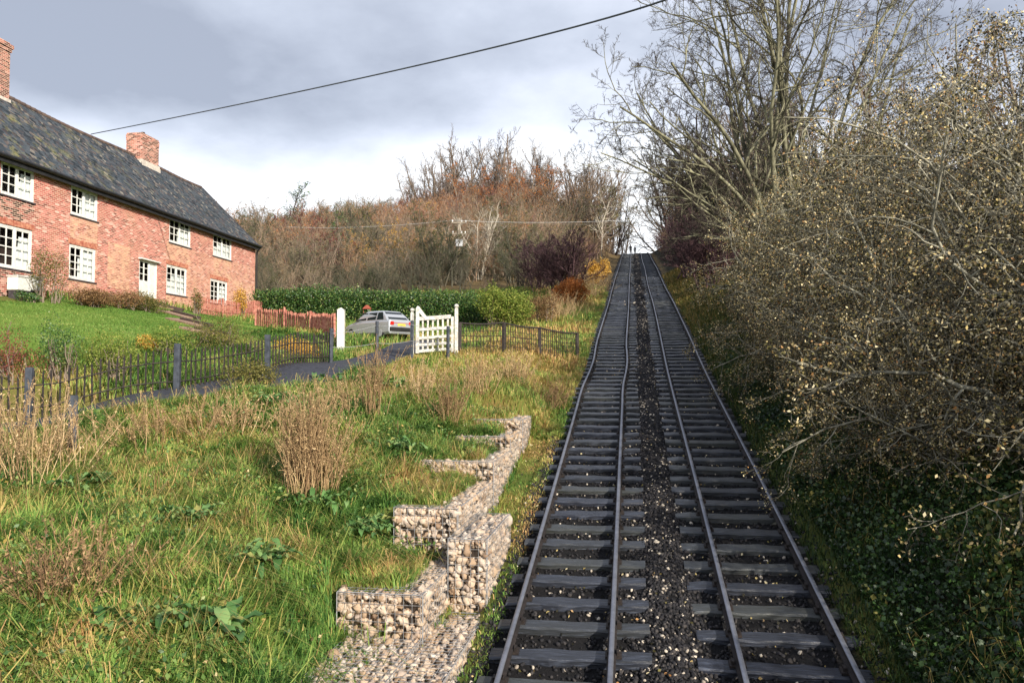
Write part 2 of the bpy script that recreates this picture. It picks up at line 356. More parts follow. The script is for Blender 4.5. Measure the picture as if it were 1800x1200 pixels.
c = m.ramp(f, [(.3, srgb(20, 22, 28)), (.55, srgb(44, 48, 60)), (.75, srgb(80, 88, 104))]); c = m.mix(m.math('MULTIPLY', oi, .5), c, srgb(70, 72, 62))  # bluish tones put the sky's sheen on wet timber into the colour
m.set(base=c, rough=.38, spec=.6); m.bump(f, .8, .02); M_SLEEP = m.m
M_CHAIR = plain('rusted rail chair', srgb(30, 27, 27), srgb(52, 44, 40), 20, .7)
SL = []
for k in range(5):                          # five worn sleepers, each with its two rail chairs
    r2 = np.random.default_rng(k); xs = np.linspace(-1.0, 1.0, 9); vs = []; fs = []
    for x in xs:
        w = .125 + r2.normal(0, .006); t = r2.normal(0, .008)
        vs += [(x, -w, -.15), (x, w, -.15), (x, w, -.022 + t), (x, w - .025, t), (x, -w + .025, t + r2.normal(0, .006)), (x, -w, -.022 + t)]
    for i in range(8):
        for j in range(6): a = i * 6 + j; b = i * 6 + (j + 1) % 6; fs.append((a, b, b + 6, a + 6))
    fs += [(5, 4, 3, 2, 1, 0), tuple(48 + q for q in range(6))]
    mb = MB(); mb.poly(vs, fs)
    for sx in (-1, 1):
        x = sx * GA / 2 - .10
        mb.box((x - .10, -.07, -.004), (x + .10, .07, .028), 1); mb.box((x - .075, -.04, .028), (x - .042, .04, .075), 1); mb.box((x + .042, -.04, .028), (x + .075, .04, .075), 1)
    me = mb.mesh('sleeper'); me.materials.append(M_SLEEP); me.materials.append(M_CHAIR); SL.append(me)
RP = [(-.055, .03), (.055, .03), (.055, .045), (.012, .055), (.012, .115), (.033, .125), (.033, .148), (.026, .158), (-.026, .158), (-.033, .148), (-.033, .125), (-.012, .115), (-.012, .055), (-.055, .045)]
ry = np.concatenate([np.arange(3, 40, .35), np.arange(40, 142, 1.2)])
for side, lab in ((-1, 'rail track beside the stone baskets, its rails kinked sideways halfway up'), (1, 'straighter rail track beside the overgrown ivy bank')):
    tr = empty('rail_track', (side * TC, 3, float(prof(3))), 0, lab, 'railway track', 'tracks of the double incline')
    base = Vector(tr.location)
    for sx in (-1, 1):
        n = len(RP); V = []
        for y in ry:
            cx_ = side * TC + sx * GA / 2 + wig(y, side); cz_ = prof(y) + sag(y, side)
            V += [(cx_ + a - base.x, y - base.y, cz_ + b - base.z) for a, b in RP]
        q = np.array([[i * n + j, i * n + (j + 1) % n, (i + 1) * n + (j + 1) % n, (i + 1) * n + j] for i in range(len(ry) - 1) for j in range(n)])
        link('rail', np_mesh('rail', V, q, qmat=np.tile([0 if 6 <= j <= 8 else 1 for j in range(n)], len(ry) - 1)), tr, [M_RAIL, M_WEB])
    ys = 6.55 + .69 * np.arange(196) + rng.normal(0, .025, 196); r3 = np.random.default_rng(5 + side); rest_v = []; rest_f = []
    for k, y in enumerate(ys):
        sl_ = math.atan2(float(prof(y + .5) - prof(y - .5)), 1.0) + r3.normal(0, .02)
        loc = Vector((side * (TC - .10) + wig(y, side) + r3.normal(0, .015), y, float(prof(y)) + sag(y, side))) - base
        rot = (sl_, r3.normal(0, .006), r3.normal(0, .014) + (math.pi if side > 0 else 0)); rot = (sl_ if side < 0 else -sl_, rot[1], rot[2])
        if k < 100:
            o = link('sleeper', SL[r3.integers(5)], tr)
            o.location = loc; o.rotation_euler = rot
        else:
            M4 = Matrix.Translation(loc) @ Matrix.Rotation(rot[0], 4, 'X'); b = len(rest_v)
            for z in (-.15, 0):
                for x, yy in ((-1.0, -.125), (1.0, -.125), (1.0, .125), (-1.0, .125)): rest_v.append(M4 @ Vector((x, yy, z)))
            rest_f += [(b, b + 1, b + 5, b + 4), (b + 1, b + 2, b + 6, b + 5), (b + 2, b + 3, b + 7, b + 6), (b + 3, b, b + 4, b + 7), (b + 4, b + 5, b + 6, b + 7)]
    tag(link('far_sleepers', np_mesh('far_sleepers', np.array(rest_v), np.array(rest_f)), tr, [M_SLEEP]), kind='stuff')

# ------------------------------------------------------------------ stones: shared rock maker
def ico(sub):
    t = (1 + 5 ** .5) / 2
    V = np.array([(-1, t, 0), (1, t, 0), (-1, -t, 0), (1, -t, 0), (0, -1, t), (0, 1, t), (0, -1, -t), (0, 1, -t), (t, 0, -1), (t, 0, 1), (-t, 0, -1), (-t, 0, 1)], float)
    F = [(0, 11, 5), (0, 5, 1), (0, 1, 7), (0, 7, 10), (0, 10, 11), (1, 5, 9), (5, 11, 4), (11, 10, 2), (10, 7, 6), (7, 1, 8), (3, 9, 4), (3, 4, 2), (3, 2, 6), (3, 6, 8), (3, 8, 9), (4, 9, 5), (2, 4, 11), (6, 2, 10), (8, 6, 7), (9, 8, 1)]
    V /= np.linalg.norm(V[0])
    for _ in range(sub):
        V = list(map(tuple, V)); mid = {}; NF = []
        def mp_(a, b):
            k = (min(a, b), max(a, b))
            if k not in mid: q = np.array(V[a]) + np.array(V[b]); V.append(tuple(q / np.linalg.norm(q))); mid[k] = len(V) - 1
            return mid[k]
        for a, b, c_ in F:
            x, y, z = mp_(a, b), mp_(b, c_), mp_(c_, a); NF += [(a, x, z), (b, y, x), (c_, z, y), (x, y, z)]
        F = NF; V = np.array(V)
    return np.array(V), np.array(F)
def rocks(C, size, sub, r, flat=.7, jit=.22):
    """C (n,3) centres, size (n,) radii -> one mesh worth of rough stones"""
    V0, F0 = ico(sub); n = len(C); k = len(V0)
    q = r.normal(size=(n, 4)); q /= np.linalg.norm(q, axis=1)[:, None]; w, x, y, z = q.T
    Rm = np.stack([1 - 2 * (y * y + z * z), 2 * (x * y - z * w), 2 * (x * z + y * w), 2 * (x * y + z * w), 1 - 2 * (x * x + z * z), 2 * (y * z - x * w), 2 * (x * z - y * w), 2 * (y * z + x * w), 1 - 2 * (x * x + y * y)], 1).reshape(n, 3, 3)
    L = V0[None] * (1 + r.normal(0, jit, (n, k, 1))) * (size[:, None, None] * np.stack([r.uniform(.85, 1.35, n), r.uniform(.7, 1.1, n), r.uniform(flat * .7, flat * 1.2, n)], 1)[:, None, :])
    L = np.clip(L, -size[:, None, None] * 1.02, size[:, None, None] * 1.02)
    V = np.einsum('nij,nkj->nki', Rm, L) + C[:, None, :]
    F = F0[None] + (np.arange(n) * k)[:, None, None]
    return V.reshape(-1, 3), F.reshape(-1, 3), k
# ------------------------------------------------------------------ gabion baskets
m = Mt('pale quarried stone'); v = m.co('Object'); t = m.attr('tint')
c = m.ramp(t, [(0, srgb(120, 96, 80)), (.15, srgb(184, 160, 134)), (.4, srgb(216, 204, 188)), (.6, srgb(208, 182, 158)), (.8, srgb(232, 222, 210)), (1, srgb(160, 148, 142))])
c = m.mix(m.noise(16, 5, v), c, srgb(150, 128, 106)); m.set(base=c, rough=.9, spec=.2); m.bump(m.noise(45, 4, v), .6, .015); M_STONE = m.m
M_CORE = plain('dark gaps between stones', srgb(40, 34, 30), srgb(60, 50, 42), 12, .95)
M_WIRE = plain('galvanised wire', srgb(128, 130, 134), srgb(158, 160, 162), 30, .5); 
def gabion(y0, y1, zt, xl, xr, zb, label, seed):
    r = np.random.default_rng(seed); g0 = empty('gabion_basket', ((xl + xr) / 2, (y0 + y1) / 2, zb), 0, label, 'gabion', 'stone baskets stepping up the bank')
    ox, oy, oz = g0.location; w, d, h = (xr - xl) / 2, (y1 - y0) / 2, zt - zb
    C = []
    st = .088
    def face(nu, nv, fn):
        for i in range(int(nu / st) + 1):
            for j in range(int(nv / st) + 1):
                C.append(fn(min(i * st + r.normal(0, .025), nu), min(j * st + r.normal(0, .025), nv)))
    face(2 * w, h, lambda a, b: (-w + a, -d + r.uniform(.03, .09), b)); face(2 * d, h, lambda a, b: (w - r.uniform(.03, .09), -d + a, b))
    face(2 * w, 2 * d, lambda a, b: (-w + a, -d + b, h - r.uniform(.04, .09)) if (a > 2 * w - .42 or b < .2 or y0 < 7.2) else (-w + a, -d + r.uniform(.03, .09), h - .2))
    C = np.array(C); C = C + r.normal(0, .012, C.shape); C[:, 0] = np.clip(C[:, 0], -w + .05, w - .04); C[:, 1] = np.clip(C[:, 1], -d + .05, d - .03); C[:, 2] = np.minimum(C[:, 2], h - .05)
    sz = r.uniform(.032, .072, len(C)) * np.where(r.random(len(C)) < .15, 1.35, 1); V, F, k = rocks(C, sz, 1, r, .75, .34)
    link('stone_fill', np_mesh('stone_fill', V, None, F, dict(tint=np.repeat(r.random(len(C)), k))), g0, [M_STONE])
    mb = MB(); mb.box((-w + .06, -d + .06, -.1), (w - .06, d + .0, h - .07)); mb.build('core', M_CORE, g0)
    mb = MB(); rw = .0034
    def line(a, b): mb.tube([a, b], rw, 3, 0, False)
    for i in np.arange(-w, w + .01, .11): line((i, -d - .012, 0), (i, -d - .012, h)); line((i, -d - .012, h), (i, d, h))
    for z in np.arange(0, h + .01, .11): line((-w, -d - .012, z), (w, -d - .012, z)); line((w + .012, -d, z), (w + .012, d, z))
    for y in np.arange(-d, d + .01, .11): line((w + .012, y, 0), (w + .012, y, h)); line((-w, y, h), (w, y, h))
    for a, b in (((-w, -d, h), (w, -d, h)), ((w, -d, h), (w, d, h)), ((w, -d, 0), (w, -d, h)), ((-w, -d, 0), (-w, -d, h))): mb.tube([a, b], .006, 4, 0, False)
    mb.build('wire_basket', M_WIRE, g0)
labs = ['lowest stone-filled basket of the upper tier, at the foot of the stepped bank', 'stone basket second from the foot of the stepped bank, its front showing full height', 'stone basket at the middle of the stepped bank with a long low front',
        'stone basket with a dark front edge just above the middle one', 'narrow stone basket one below the topmost on the bank', 'topmost stone basket at the grassy head of the steps']
for i, (y0, y1, zt, xl, xr) in enumerate(GAB):
    gabion(y0, y1 + .03, zt, xl, xr, min(float(prof(y0)) - .15, zt - .9), labs[i], 40 + i)
for i, (y0, y1, zt, xl, xr) in enumerate(GLOW):
    gabion(y0, y1, zt, xl, xr, float(prof(y0)) - .2, ['low stone basket of the lower tier beside the rail, nearest the bottom of the steps', 'low stone basket of the lower tier with grass growing on its far end'][i], 60 + i)
# ------------------------------------------------------------------ ballast
r = np.random.default_rng(3); n = 46000
by = 5.5 + 44 * r.random(n) ** 1.7; bx = np.where(r.random(n) < .42, r.normal(0, .33, n), r.uniform(-2.95, 2.85, n))
keep = np.abs(bx) < 2.95; keep &= np.abs(bx) < 2.5; bx, by = bx[keep], by[keep]; n = len(bx)
bx = np.r_[bx, r.normal(0, .40, 5000), r.uniform(-2.3, 2.3, 3000)]; by = np.r_[by, r.uniform(42, 132, 8000)]; n = len(bx)
sz = r.uniform(.014, .036, n) * (1 + .3 * (by > 20)) * (1 + 1.2 * (by > 50)); bz = hgt(bx, by) + sz * .35
V, F, k = rocks(np.stack([bx, by, bz], 1), sz, 0, r, .75, .22)
t = r.random(n); t = np.where(r.random(n) < .065, .8 + .2 * t, t * .7)
m = Mt('ballast chippings'); c = m.ramp(m.attr('tint'), [(0, srgb(16, 16, 19)), (.45, srgb(36, 35, 39)), (.7, srgb(66, 62, 60)), (.8, srgb(140, 130, 118)), (1, srgb(196, 186, 170))]); m.set(base=c, rough=.8, spec=.35)
tag(link('ballast', np_mesh('ballast', V, None, F, dict(tint=np.repeat(t, k))), mats=[m.m]), kind='stuff')
# ------------------------------------------------------------------ the brick cottage row
HA = R(1.6); HU = np.array([-math.sin(HA), math.cos(HA), 0]); HN = np.array([math.cos(HA), math.sin(HA), 0]); H0 = P(0, 265, 30); H0[2] = 0
def wall_sz(px, py):
    d = _f + (px - 900) / FPX * _r + (600 - py) / FPX * _u
    t = ((H0 - CAM) @ HN) / (d @ HN); p = CAM + t * d
    return (p - H0) @ HU, p[2]
EAVE = 8.36; RISE = 3.75; DEEP = 7.6
S1 = wall_sz(448, 500)[0]; S0 = -5.0
house = empty('brick_cottage', Vector(H0), HA, 'long red brick cottage row with mossy dark tiled roof and white windows above the lawn', 'cottage')
m = Mt('old red brick'); v = m.co('Object'); sp = m.n('ShaderNodeSeparateXYZ', {0: v}); xy = m.math('ADD', sp.outputs[0], sp.outputs[1])
cb = m.n('ShaderNodeCombineXYZ', {0: xy, 1: sp.outputs[2]})
br = m.n('ShaderNodeTexBrick', {'Vector': cb.outputs[0], 'Scale': 1.0, 'Mortar Size': .009, 'Mortar Smooth': .15, 'Bias': 0.0, 'Brick Width': .235, 'Row Height': .078})
br.inputs['Color1'].default_value = (0, 0, 0, 1); br.inputs['Color2'].default_value = (1, 1, 1, 1); br.inputs['Mortar'].default_value = (.5, .5, .5, 1)
f1 = m.noise(.55, 5, v); f2 = m.noise(5, 4, v)
red = m.ramp(br.outputs['Color'], [(0, srgb(108, 52, 54)), (.25, srgb(176, 88, 84)), (.55, srgb(200, 120, 114)), (.8, srgb(152, 68, 66)), (1, srgb(226, 184, 172))])
tan = m.ramp(br.outputs['Color'], [(0, srgb(166, 104, 80)), (.4, srgb(212, 168, 132)), (.7, srgb(222, 190, 152)), (1, srgb(190, 116, 94))])
msk = m.math('MULTIPLY', m.attr('patch'), m.math('ADD', m.math('MULTIPLY', f2, 1.3), .25), True)
msk = m.math('MULTIPLY', msk, m.ramp(m.noise(1.7, 5, v, .7), [(.36, g(.15)), (.56, g(.85))])); c = m.mix(msk, red, tan); c = m.mix(m.math('MULTIPLY', m.ramp(f1, [(.5, g(0)), (.7, g(1))]), .45), c, srgb(186, 130, 102))
drk = m.math('MULTIPLY', m.attr('dark'), m.ramp(br.outputs['Color'], [(.35, g(1)), (.6, g(.2))]), True); c = m.mix(drk, c, srgb(70, 44, 42))
c = m.mix(br.outputs['Fac'], c, srgb(206, 182, 160)); m.set(base=c, rough=.9, spec=.2)
m.bump(m.math('SUBTRACT', m.math('MULTIPLY', f2, .3), br.outputs['Fac']), .6, .015); M_BRICK = m.m
M_WHITE = plain('white gloss paint', srgb(226, 226, 222), srgb(206, 204, 198), 9, .45)
m = Mt('window glass'); gl = m.n('ShaderNodeBsdfGlossy', {'Color': (1, 1, 1, 1), 'Roughness': .04}); tr = m.n('ShaderNodeBsdfTransparent', {'Color': (.86, .9, .9, 1)}); lw = m.n('ShaderNodeLayerWeight', {'Blend': .5}).outputs['Facing']; fr = m.n('ShaderNodeMath', {0: m.math('POWER', lw, 5.0), 1: .9, 2: .04}, operation='MULTIPLY_ADD')
mx = m.n('ShaderNodeMixShader', {0: fr.outputs[0], 1: tr.outputs[0], 2: gl.outputs[0]}); m.l(mx.outputs[0], m.o.inputs['Surface']); M_GLASS = m.m
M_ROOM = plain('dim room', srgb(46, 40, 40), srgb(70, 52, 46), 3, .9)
M_SHEET = plain('white sheet', srgb(244, 244, 242), srgb(236, 236, 234), 5, .9)
M_GATE = plain('weathered white paint', srgb(158, 154, 146), srgb(214, 212, 206), 14, .7, .2)
M_SLATE = plain('dark sill slate', srgb(48, 46, 50), srgb(74, 70, 74), 6, .7)
# openings seen in the photo: (x left, x right, y top left, y bottom left)
OP = [(2, 62, 281, 341, 'u', 3), (125, 173, 327, 377, 'u', 3), (298, 336, 379, 424, 'u', 3), (375, 408, 408, 449, 'u', 3),
      (-3, 58, 391, 468, 'l', 4), (122, 169, 428, 489, 'l', 4), (245, 277, 456, 520, 'd', 4), (293, 329, 464, 515, 'l', 4), (370, 400, 489, 532, 'l', 4)]
op = []
for (xa, xb, ya, yb, kd, rows) in OP:
    sa, zt = wall_sz(xa, ya); sb, _ = wall_sz(xb, ya); _, zb = wall_sz(xa, yb); op.append([sa, sb, zb, zt, kd, rows])
zu0 = np.mean([o[2] for o in op if o[4] == 'u']); zu1 = np.mean([o[3] for o in op if o[4] == 'u'])
for o in op:                                            # the builder set each storey's windows to one line
    if o[4] == 'u': o[2], o[3] = .5 * (o[2] + zu0), .5 * (o[3] + zu1)
for s in (-4.6,): op.append([s, s + 1.9, zu0, zu1, 'u', 3])
ZB = 1.2
# front wall: a grid of rectangles around the openings, with reveals
ss = sorted({S0, S1} | {o[0] for o in op} | {o[1] for o in op}); zs = sorted({ZB, EAVE} | {o[2] for o in op} | {o[3] for o in op})
vs = []; fs = []; pat = []; drkv = []
def addq(q, p=0.0, dk=0.0):
    b = len(vs); vs.extend(q); fs.append((b, b + 1, b + 2, b + 3)); pat.extend([p] * 4); drkv.extend([dk] * 4)
def hole(s, z): return any(o[0] < s < o[1] and o[2] < z < o[3] for o in op)
cols = [o for o in op if o[4] == 'u']; blk = wall_sz(190, 430)[0], wall_sz(228, 430)[0]
for a, b in zip(ss[:-1], ss[1:]):
    for c0, c1 in zip(zs[:-1], zs[1:]):
        if b - a < 1e-6 or c1 - c0 < 1e-6 or hole((a + b) / 2, (c0 + c1) / 2): continue
        sc_ = (a + b) / 2; zc_ = (c0 + c1) / 2; p = 0.12; dk = 0.0
        for o in cols[1:4]:
            if o[0] - .1 < sc_ < o[1] + .1 and zc_ < o[2]: p = 1.0
        if sc_ > cols[2][1] and zc_ < zu0 - .3: p = max(p, .55)
        if sc_ > cols[3][1] - .1 and zc_ < 5.8: p = 1.0
        if cols[0][0] - .3 < sc_ < cols[0][1] and zc_ < o[2]: dk = 1.0; p = 0
        addq([(0, a, c0), (0, b, c0), (0, b, c1), (0, a, c1)], p, dk)
RV = .12
for o in op:
    a, b, c0, c1 = o[:4]
    addq([(0, a, c0), (0, a, c1), (-RV, a, c1), (-RV, a, c0)]); addq([(0, b, c1), (0, b, c0), (-RV, b, c0), (-RV, b, c1)])
    addq([(0, a, c1), (0, b, c1), (-RV, b, c1), (-RV, a, c1)]); addq([(0, b, c0), (0, a, c0), (-RV, a, c0), (-RV, b, c0)])
# gables and back
for s in (S0, S1):
    b = len(vs); vs += [(0, s, ZB), (-DEEP, s, ZB), (-DEEP, s, EAVE), (-DEEP / 2, s, EAVE + RISE), (0, s, EAVE)]; fs.append((b, b + 1, b + 2, b + 3, b + 4)); pat += [0] * 5; drkv += [0] * 5
addq([(-DEEP, S0, ZB), (-DEEP, S1, ZB), (-DEEP, S1, EAVE), (-DEEP, S0, EAVE)])
me = bpy.data.meshes.new('wall'); me.from_pydata(vs, [], fs)
for k, a in (('patch', pat), ('dark', drkv)): me.attributes.new(k, 'FLOAT', 'POINT').data.foreach_set('value', np.array(a, np.float32))
link('wall', me, house, [M_BRICK])
# bricked-up window: a shallow panel of paler bricks
mb = MB(); zz0 = wall_sz(190, 505)[1]; zz1 = wall_sz(190, 425)[1]
mb.box((0, blk[0], zz0), (.012, blk[1], zz1)); o_ = mb.build('bricked_up_window', M_BRICK, house)
for k, a in (('patch', 1.0), ('dark', 0.0)): o_.data.attributes.new(k, 'FLOAT', 'POINT').data.foreach_set('value', np.full(len(o_.data.vertices), a, np.float32))
def window(a, b, c0, c1, rows, kd, k):
    w = b - a; h = c1 - c0; F = .085
    mb = MB(); x0, x1 = -.10, -.03
    mb.box((x0, a, c0), (x1, a + F, c1)); mb.box((x0, b - F, c0), (x1, b, c1)); mb.box((x0, a + F, c1 - F), (x1, b - F, c1)); mb.box((x0, a + F, c0), (x1, b - F, c0 + F)); mb.box((x0, a + w / 2 - .03, c0 + F), (x1, a + w / 2 + .03, c1 - F))
    fr_ = mb.build('window', M_WHITE, house, .004)
    for q in (0, 1):
        ca = a + F if q == 0 else a + w / 2 + .03; cbx = a + w / 2 - .03 if q == 0 else b - F; z0 = c0 + F; z1 = c1 - F
        mb = MB(); y0, y1 = x0 + .015, x1 - .012; t = .05
        mb.box((y0, ca, z0), (y1, ca + t, z1)); mb.box((y0, cbx - t, z0), (y1, cbx, z1)); mb.box((y0, ca + t, z0), (y1, cbx - t, z0 + t)); mb.box((y0, ca + t, z1 - t), (y1, cbx - t, z1))
        iy0, iy1 = ca + t, cbx - t; iz0, iz1 = z0 + t, z1 - t
        my = (iy0 + iy1) / 2; mb.box((y0 + .01, my - .022, iz0), (y1 - .004, my + .022, iz1))
        for j in range(1, rows):
            zj = iz0 + (iz1 - iz0) * j / rows; mb.box((y0 + .012, iy0, zj - .02), (y1 - .007, my - .022, zj + .02)); mb.box((y0 + .012, my + .022, zj - .02), (y1 - .007, iy1, zj + .02))
        mb.build('casement', M_WHITE, fr_)
        link('glass', np_mesh('glass', [(x0 + .034, ca + .02, z0 + .02), (x0 + .034, cbx - .02, z0 + .02), (x0 + .034, cbx - .02, z1 - .02), (x0 + .034, ca + .02, z1 - .02)], [(0, 1, 2, 3)]), fr_, [M_GLASS])
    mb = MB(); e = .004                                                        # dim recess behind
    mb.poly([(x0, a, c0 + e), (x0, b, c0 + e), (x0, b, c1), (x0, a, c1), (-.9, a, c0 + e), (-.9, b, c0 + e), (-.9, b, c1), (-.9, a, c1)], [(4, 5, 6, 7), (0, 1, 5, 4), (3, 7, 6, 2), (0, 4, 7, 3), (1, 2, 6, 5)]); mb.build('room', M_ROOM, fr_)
    # white folded sheet behind the far casement, its top edge stepped
    hh = [(.50, .97, .02, .80), (.42, .97, .0, .90), (.46, .97, .02, .80), (.04, .96, .02, .70)][k % 4]
    n = 26; ys = np.linspace(a + w * hh[0], a + w * hh[1], n); vs_ = []; xx = x0 - .045 + .008 * np.sin(np.arange(n) * .9)
    top = c0 + h * hh[3] - .25 * h * ((ys - ys[0]) / (ys[-1] - ys[0]) < .35)
    V = np.array([(xx[i], ys[i], z) for i in range(n) for z in (c0 + h * hh[2] + .03, top[i])])
    link('white_sheet', np_mesh('white_sheet', V, np.array([(2 * i, 2 * i + 2, 2 * i + 3, 2 * i + 1) for i in range(n - 1)]), smooth=True), fr_, [M_SHEET])
    mb = MB(); mb.box((-.11, a - .05, c0 - .055), (.045, b + .05, c0 - .002)); mb.build('sill', M_SLATE, fr_)
M_SOLD = plain('brick arch', srgb(150, 78, 64), srgb(196, 140, 112), 7, .9)
for k, (a, b, c0, c1, kd, rows) in enumerate(op):
    if kd == 'd':
        mb = MB(); x0, x1 = -.10, -.03; F = .07; dw = a + (b - a) * .58
        mb.box((x0, a, c0), (x1, a + F, c1)); mb.box((x0, b - F, c0), (x1, b, c1)); mb.box((x0, a + F, c1 - F), (x1, b - F, c1)); mb.box((x0, dw, c0), (x1, dw + .05, c1 - F))
        df = mb.build('doorway', M_WHITE, house)
        mb = MB(); mb.box((-.09, a + F, c0), (-.05, dw, c0 + .8))
        for q in (0, .5, 1): yq = a + F + (dw - .06 - a - F) * q; mb.box((-.09, yq, c0 + .8), (-.05, yq + .06, c1 - F))
        for q in (1, 2): zq = c0 + .8 + (c1 - F - c0 - .8) * q / 3; mb.box((-.088, a + F, zq), (-.054, dw, zq + .035))
        dr = mb.build('door', M_WHITE, df)
        link('glass', np_mesh('glass', [(-.073, a + F, c0 + .8), (-.073, dw, c0 + .8), (-.073, dw, c1 - F), (-.073, a + F, c1 - F)], [(0, 1, 2, 3)]), df, [M_GLASS])
        mb = MB(); mb.box((-.09, dw + .05, c0), (-.06, b - F, c1 - F)); mb.build('side_panel', M_WHITE, df)
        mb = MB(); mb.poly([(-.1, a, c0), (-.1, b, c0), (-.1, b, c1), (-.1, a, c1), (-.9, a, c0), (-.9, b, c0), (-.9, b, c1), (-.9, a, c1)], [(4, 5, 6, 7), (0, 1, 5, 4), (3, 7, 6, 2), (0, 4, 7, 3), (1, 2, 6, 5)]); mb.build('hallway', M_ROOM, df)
        mb = MB(); mb.prism([(a - .08, c1 + .03), (b + .08, c1 + .03), (b + .08, c1 + .08), (a - .08, c1 + .10)], .002, .16)
        mb.build('door_hood', M_WHITE, df)
        continue
    window(a, b, c0, c1, rows, kd, k)
    mb = MB(); nb = int((b - a + .16) / .08); 
    for i in range(nb): y = a - .08 + i * (b - a + .16) / nb; mb.box((.0, y + .005, c1 + .012), (.006 + .004 * (i % 3), y + (b - a + .16) / nb - .005, c1 + .235))
    mb.build('brick_arch', M_SOLD, house)
# roof: courses of tiles stepping up both slopes
m = Mt('mossy roof tiles'); v = m.co('Object'); sp = m.n('ShaderNodeSeparateXYZ', {0: v}); 
vor = m.n('ShaderNodeTexVoronoi', {'Scale': 1.0}); mp2 = m.n('ShaderNodeMapping', {0: v}); mp2.inputs['Scale'].default_value = (4.6, 5.2, 4.6); m.l(mp2.outputs[0], vor.inputs['Vector'])
tl = m.n('ShaderNodeSeparateColor', {0: vor.outputs['Color']}).outputs[0]
c = m.ramp(tl, [(0, srgb(36, 42, 48)), (.35, srgb(62, 70, 78)), (.62, srgb(78, 84, 90)), (.8, srgb(60, 56, 60)), (.92, srgb(96, 88, 86)), (1, srgb(124, 120, 112))])
nearm = m.ramp(m.math('MULTIPLY_ADD', sp.outputs[1], -.07), [(0, g(0)), (1, g(1))])
f1 = m.noise(1.1, 6, v, .65); mo = m.math('MULTIPLY', m.ramp(f1, [(.54, g(0)), (.66, g(.75))]), m.ramp(m.math('ADD', m.math('MULTIPLY', sp.outputs[1], -.055), 1.0), [(0, g(.12)), (.5, g(.4)), (1, g(1))]), True)
c = m.mix(m.math('MULTIPLY', mo, .7), c, m.ramp(m.noise(9, 4, v), [(.4, srgb(104, 112, 54)), (.6, srgb(176, 164, 104))]))
m.set(base=c, rough=.85, spec=.25); m.bump(m.noise(26, 4, v), .5, .02); M_TILE = m.m
n = 24; OV = .30; sl = RISE / (DEEP / 2); NC = 60
V = []; Q = []
ysr = np.linspace(S0 - .1, S1 + .16, NC); r = np.random.default_rng(8)
sagy = .06 * np.sin(ysr * .55) + .05 * np.sin(ysr * .21 + 1)
for sgn in (1, -1):
    for i in range(n):
        for (t, lift) in ((i / n, .055), ((i + 1.12) / n, .012)):
            x = OV - (OV + DEEP / 2) * min(t, 1.0); zx = EAVE + RISE * (1 - (x + DEEP / 2) / (DEEP / 2)) + .05
            for jy, y in enumerate(ysr): V.append((x if sgn > 0 else -DEEP - x, y, zx + lift + sagy[jy] * t + (r.normal(0, .010) if lift > .03 else 0)))
        b = len(V) - 2 * NC
        Q += [(b + j, b + j + 1, b + NC + j + 1, b + NC + j) for j in range(NC - 1)]
        for j in range(NC): V.append((V[b + j][0], V[b + j][1], V[b + j][2] - .06))
        b2 = b + 2 * NC; Q += [(b2 + j, b2 + j + 1, b + j + 1, b + j) for j in range(NC - 1)]
roof = link('roof', np_mesh('roof', np.array(V), np.array(Q)), house, [M_TILE])
mb = MB()
for i in range(int((S1 - S0) / .33) + 1):
    y = S0 + i * .33; mb.tube([(-DEEP / 2, y, EAVE + RISE + .06 + np.interp(y, ysr, sagy)), (-DEEP / 2, y + .32, EAVE + RISE + .07 + np.interp(y, ysr, sagy))], .12, 8)
mb.build('ridge_tiles', plain('ridge tile', srgb(70, 60, 58), srgb(110, 92, 82), 4, .85), roof)
mb = MB()
for sx in (1, -1):
    f = lambda x: x if sx > 0 else -DEEP - x
    mb.bar((f(OV), S1 + .12, EAVE - .33), (f(-DEEP / 2), S1 + .12, EAVE + RISE - .06), .05, .2)
mb.build('bargeboard', M_SLATE, roof)
mb = MB()
mb.box((OV - .06, S0, EAVE - .46), (OV - .03, S1 + .1, EAVE - .20)); mb.box((.0, S0, EAVE - .34), (OV - .06, S1 + .1, EAVE - .32)); mb.build('fascia_and_shadow', plain('black fascia', srgb(26, 26, 28), srgb(40, 40, 42), 5, .6), roof)  # black board made deeper to stand for the shadow under the eaves
mb = MB(); ys_ = np.linspace(S0, S1 + .15, 30); mb.tube([(OV + .03, y, EAVE - .22 + .01 * math.sin(y)) for y in ys_], .085, 8); gut = mb.build('gutter', plain('black gutter', srgb(24, 24, 26), srgb(38, 38, 40), 5, .5), house)
mb = MB(); mb.tube([(OV + .03, S1 - .02, EAVE - .25), (.10, S1 + .04, EAVE - .6), (.08, S1 + .06, EAVE - .8), (.08, S1 + .06, ZB + .5)], .05, 8); mb.build('drainpipe', gut.data.materials[0], house)
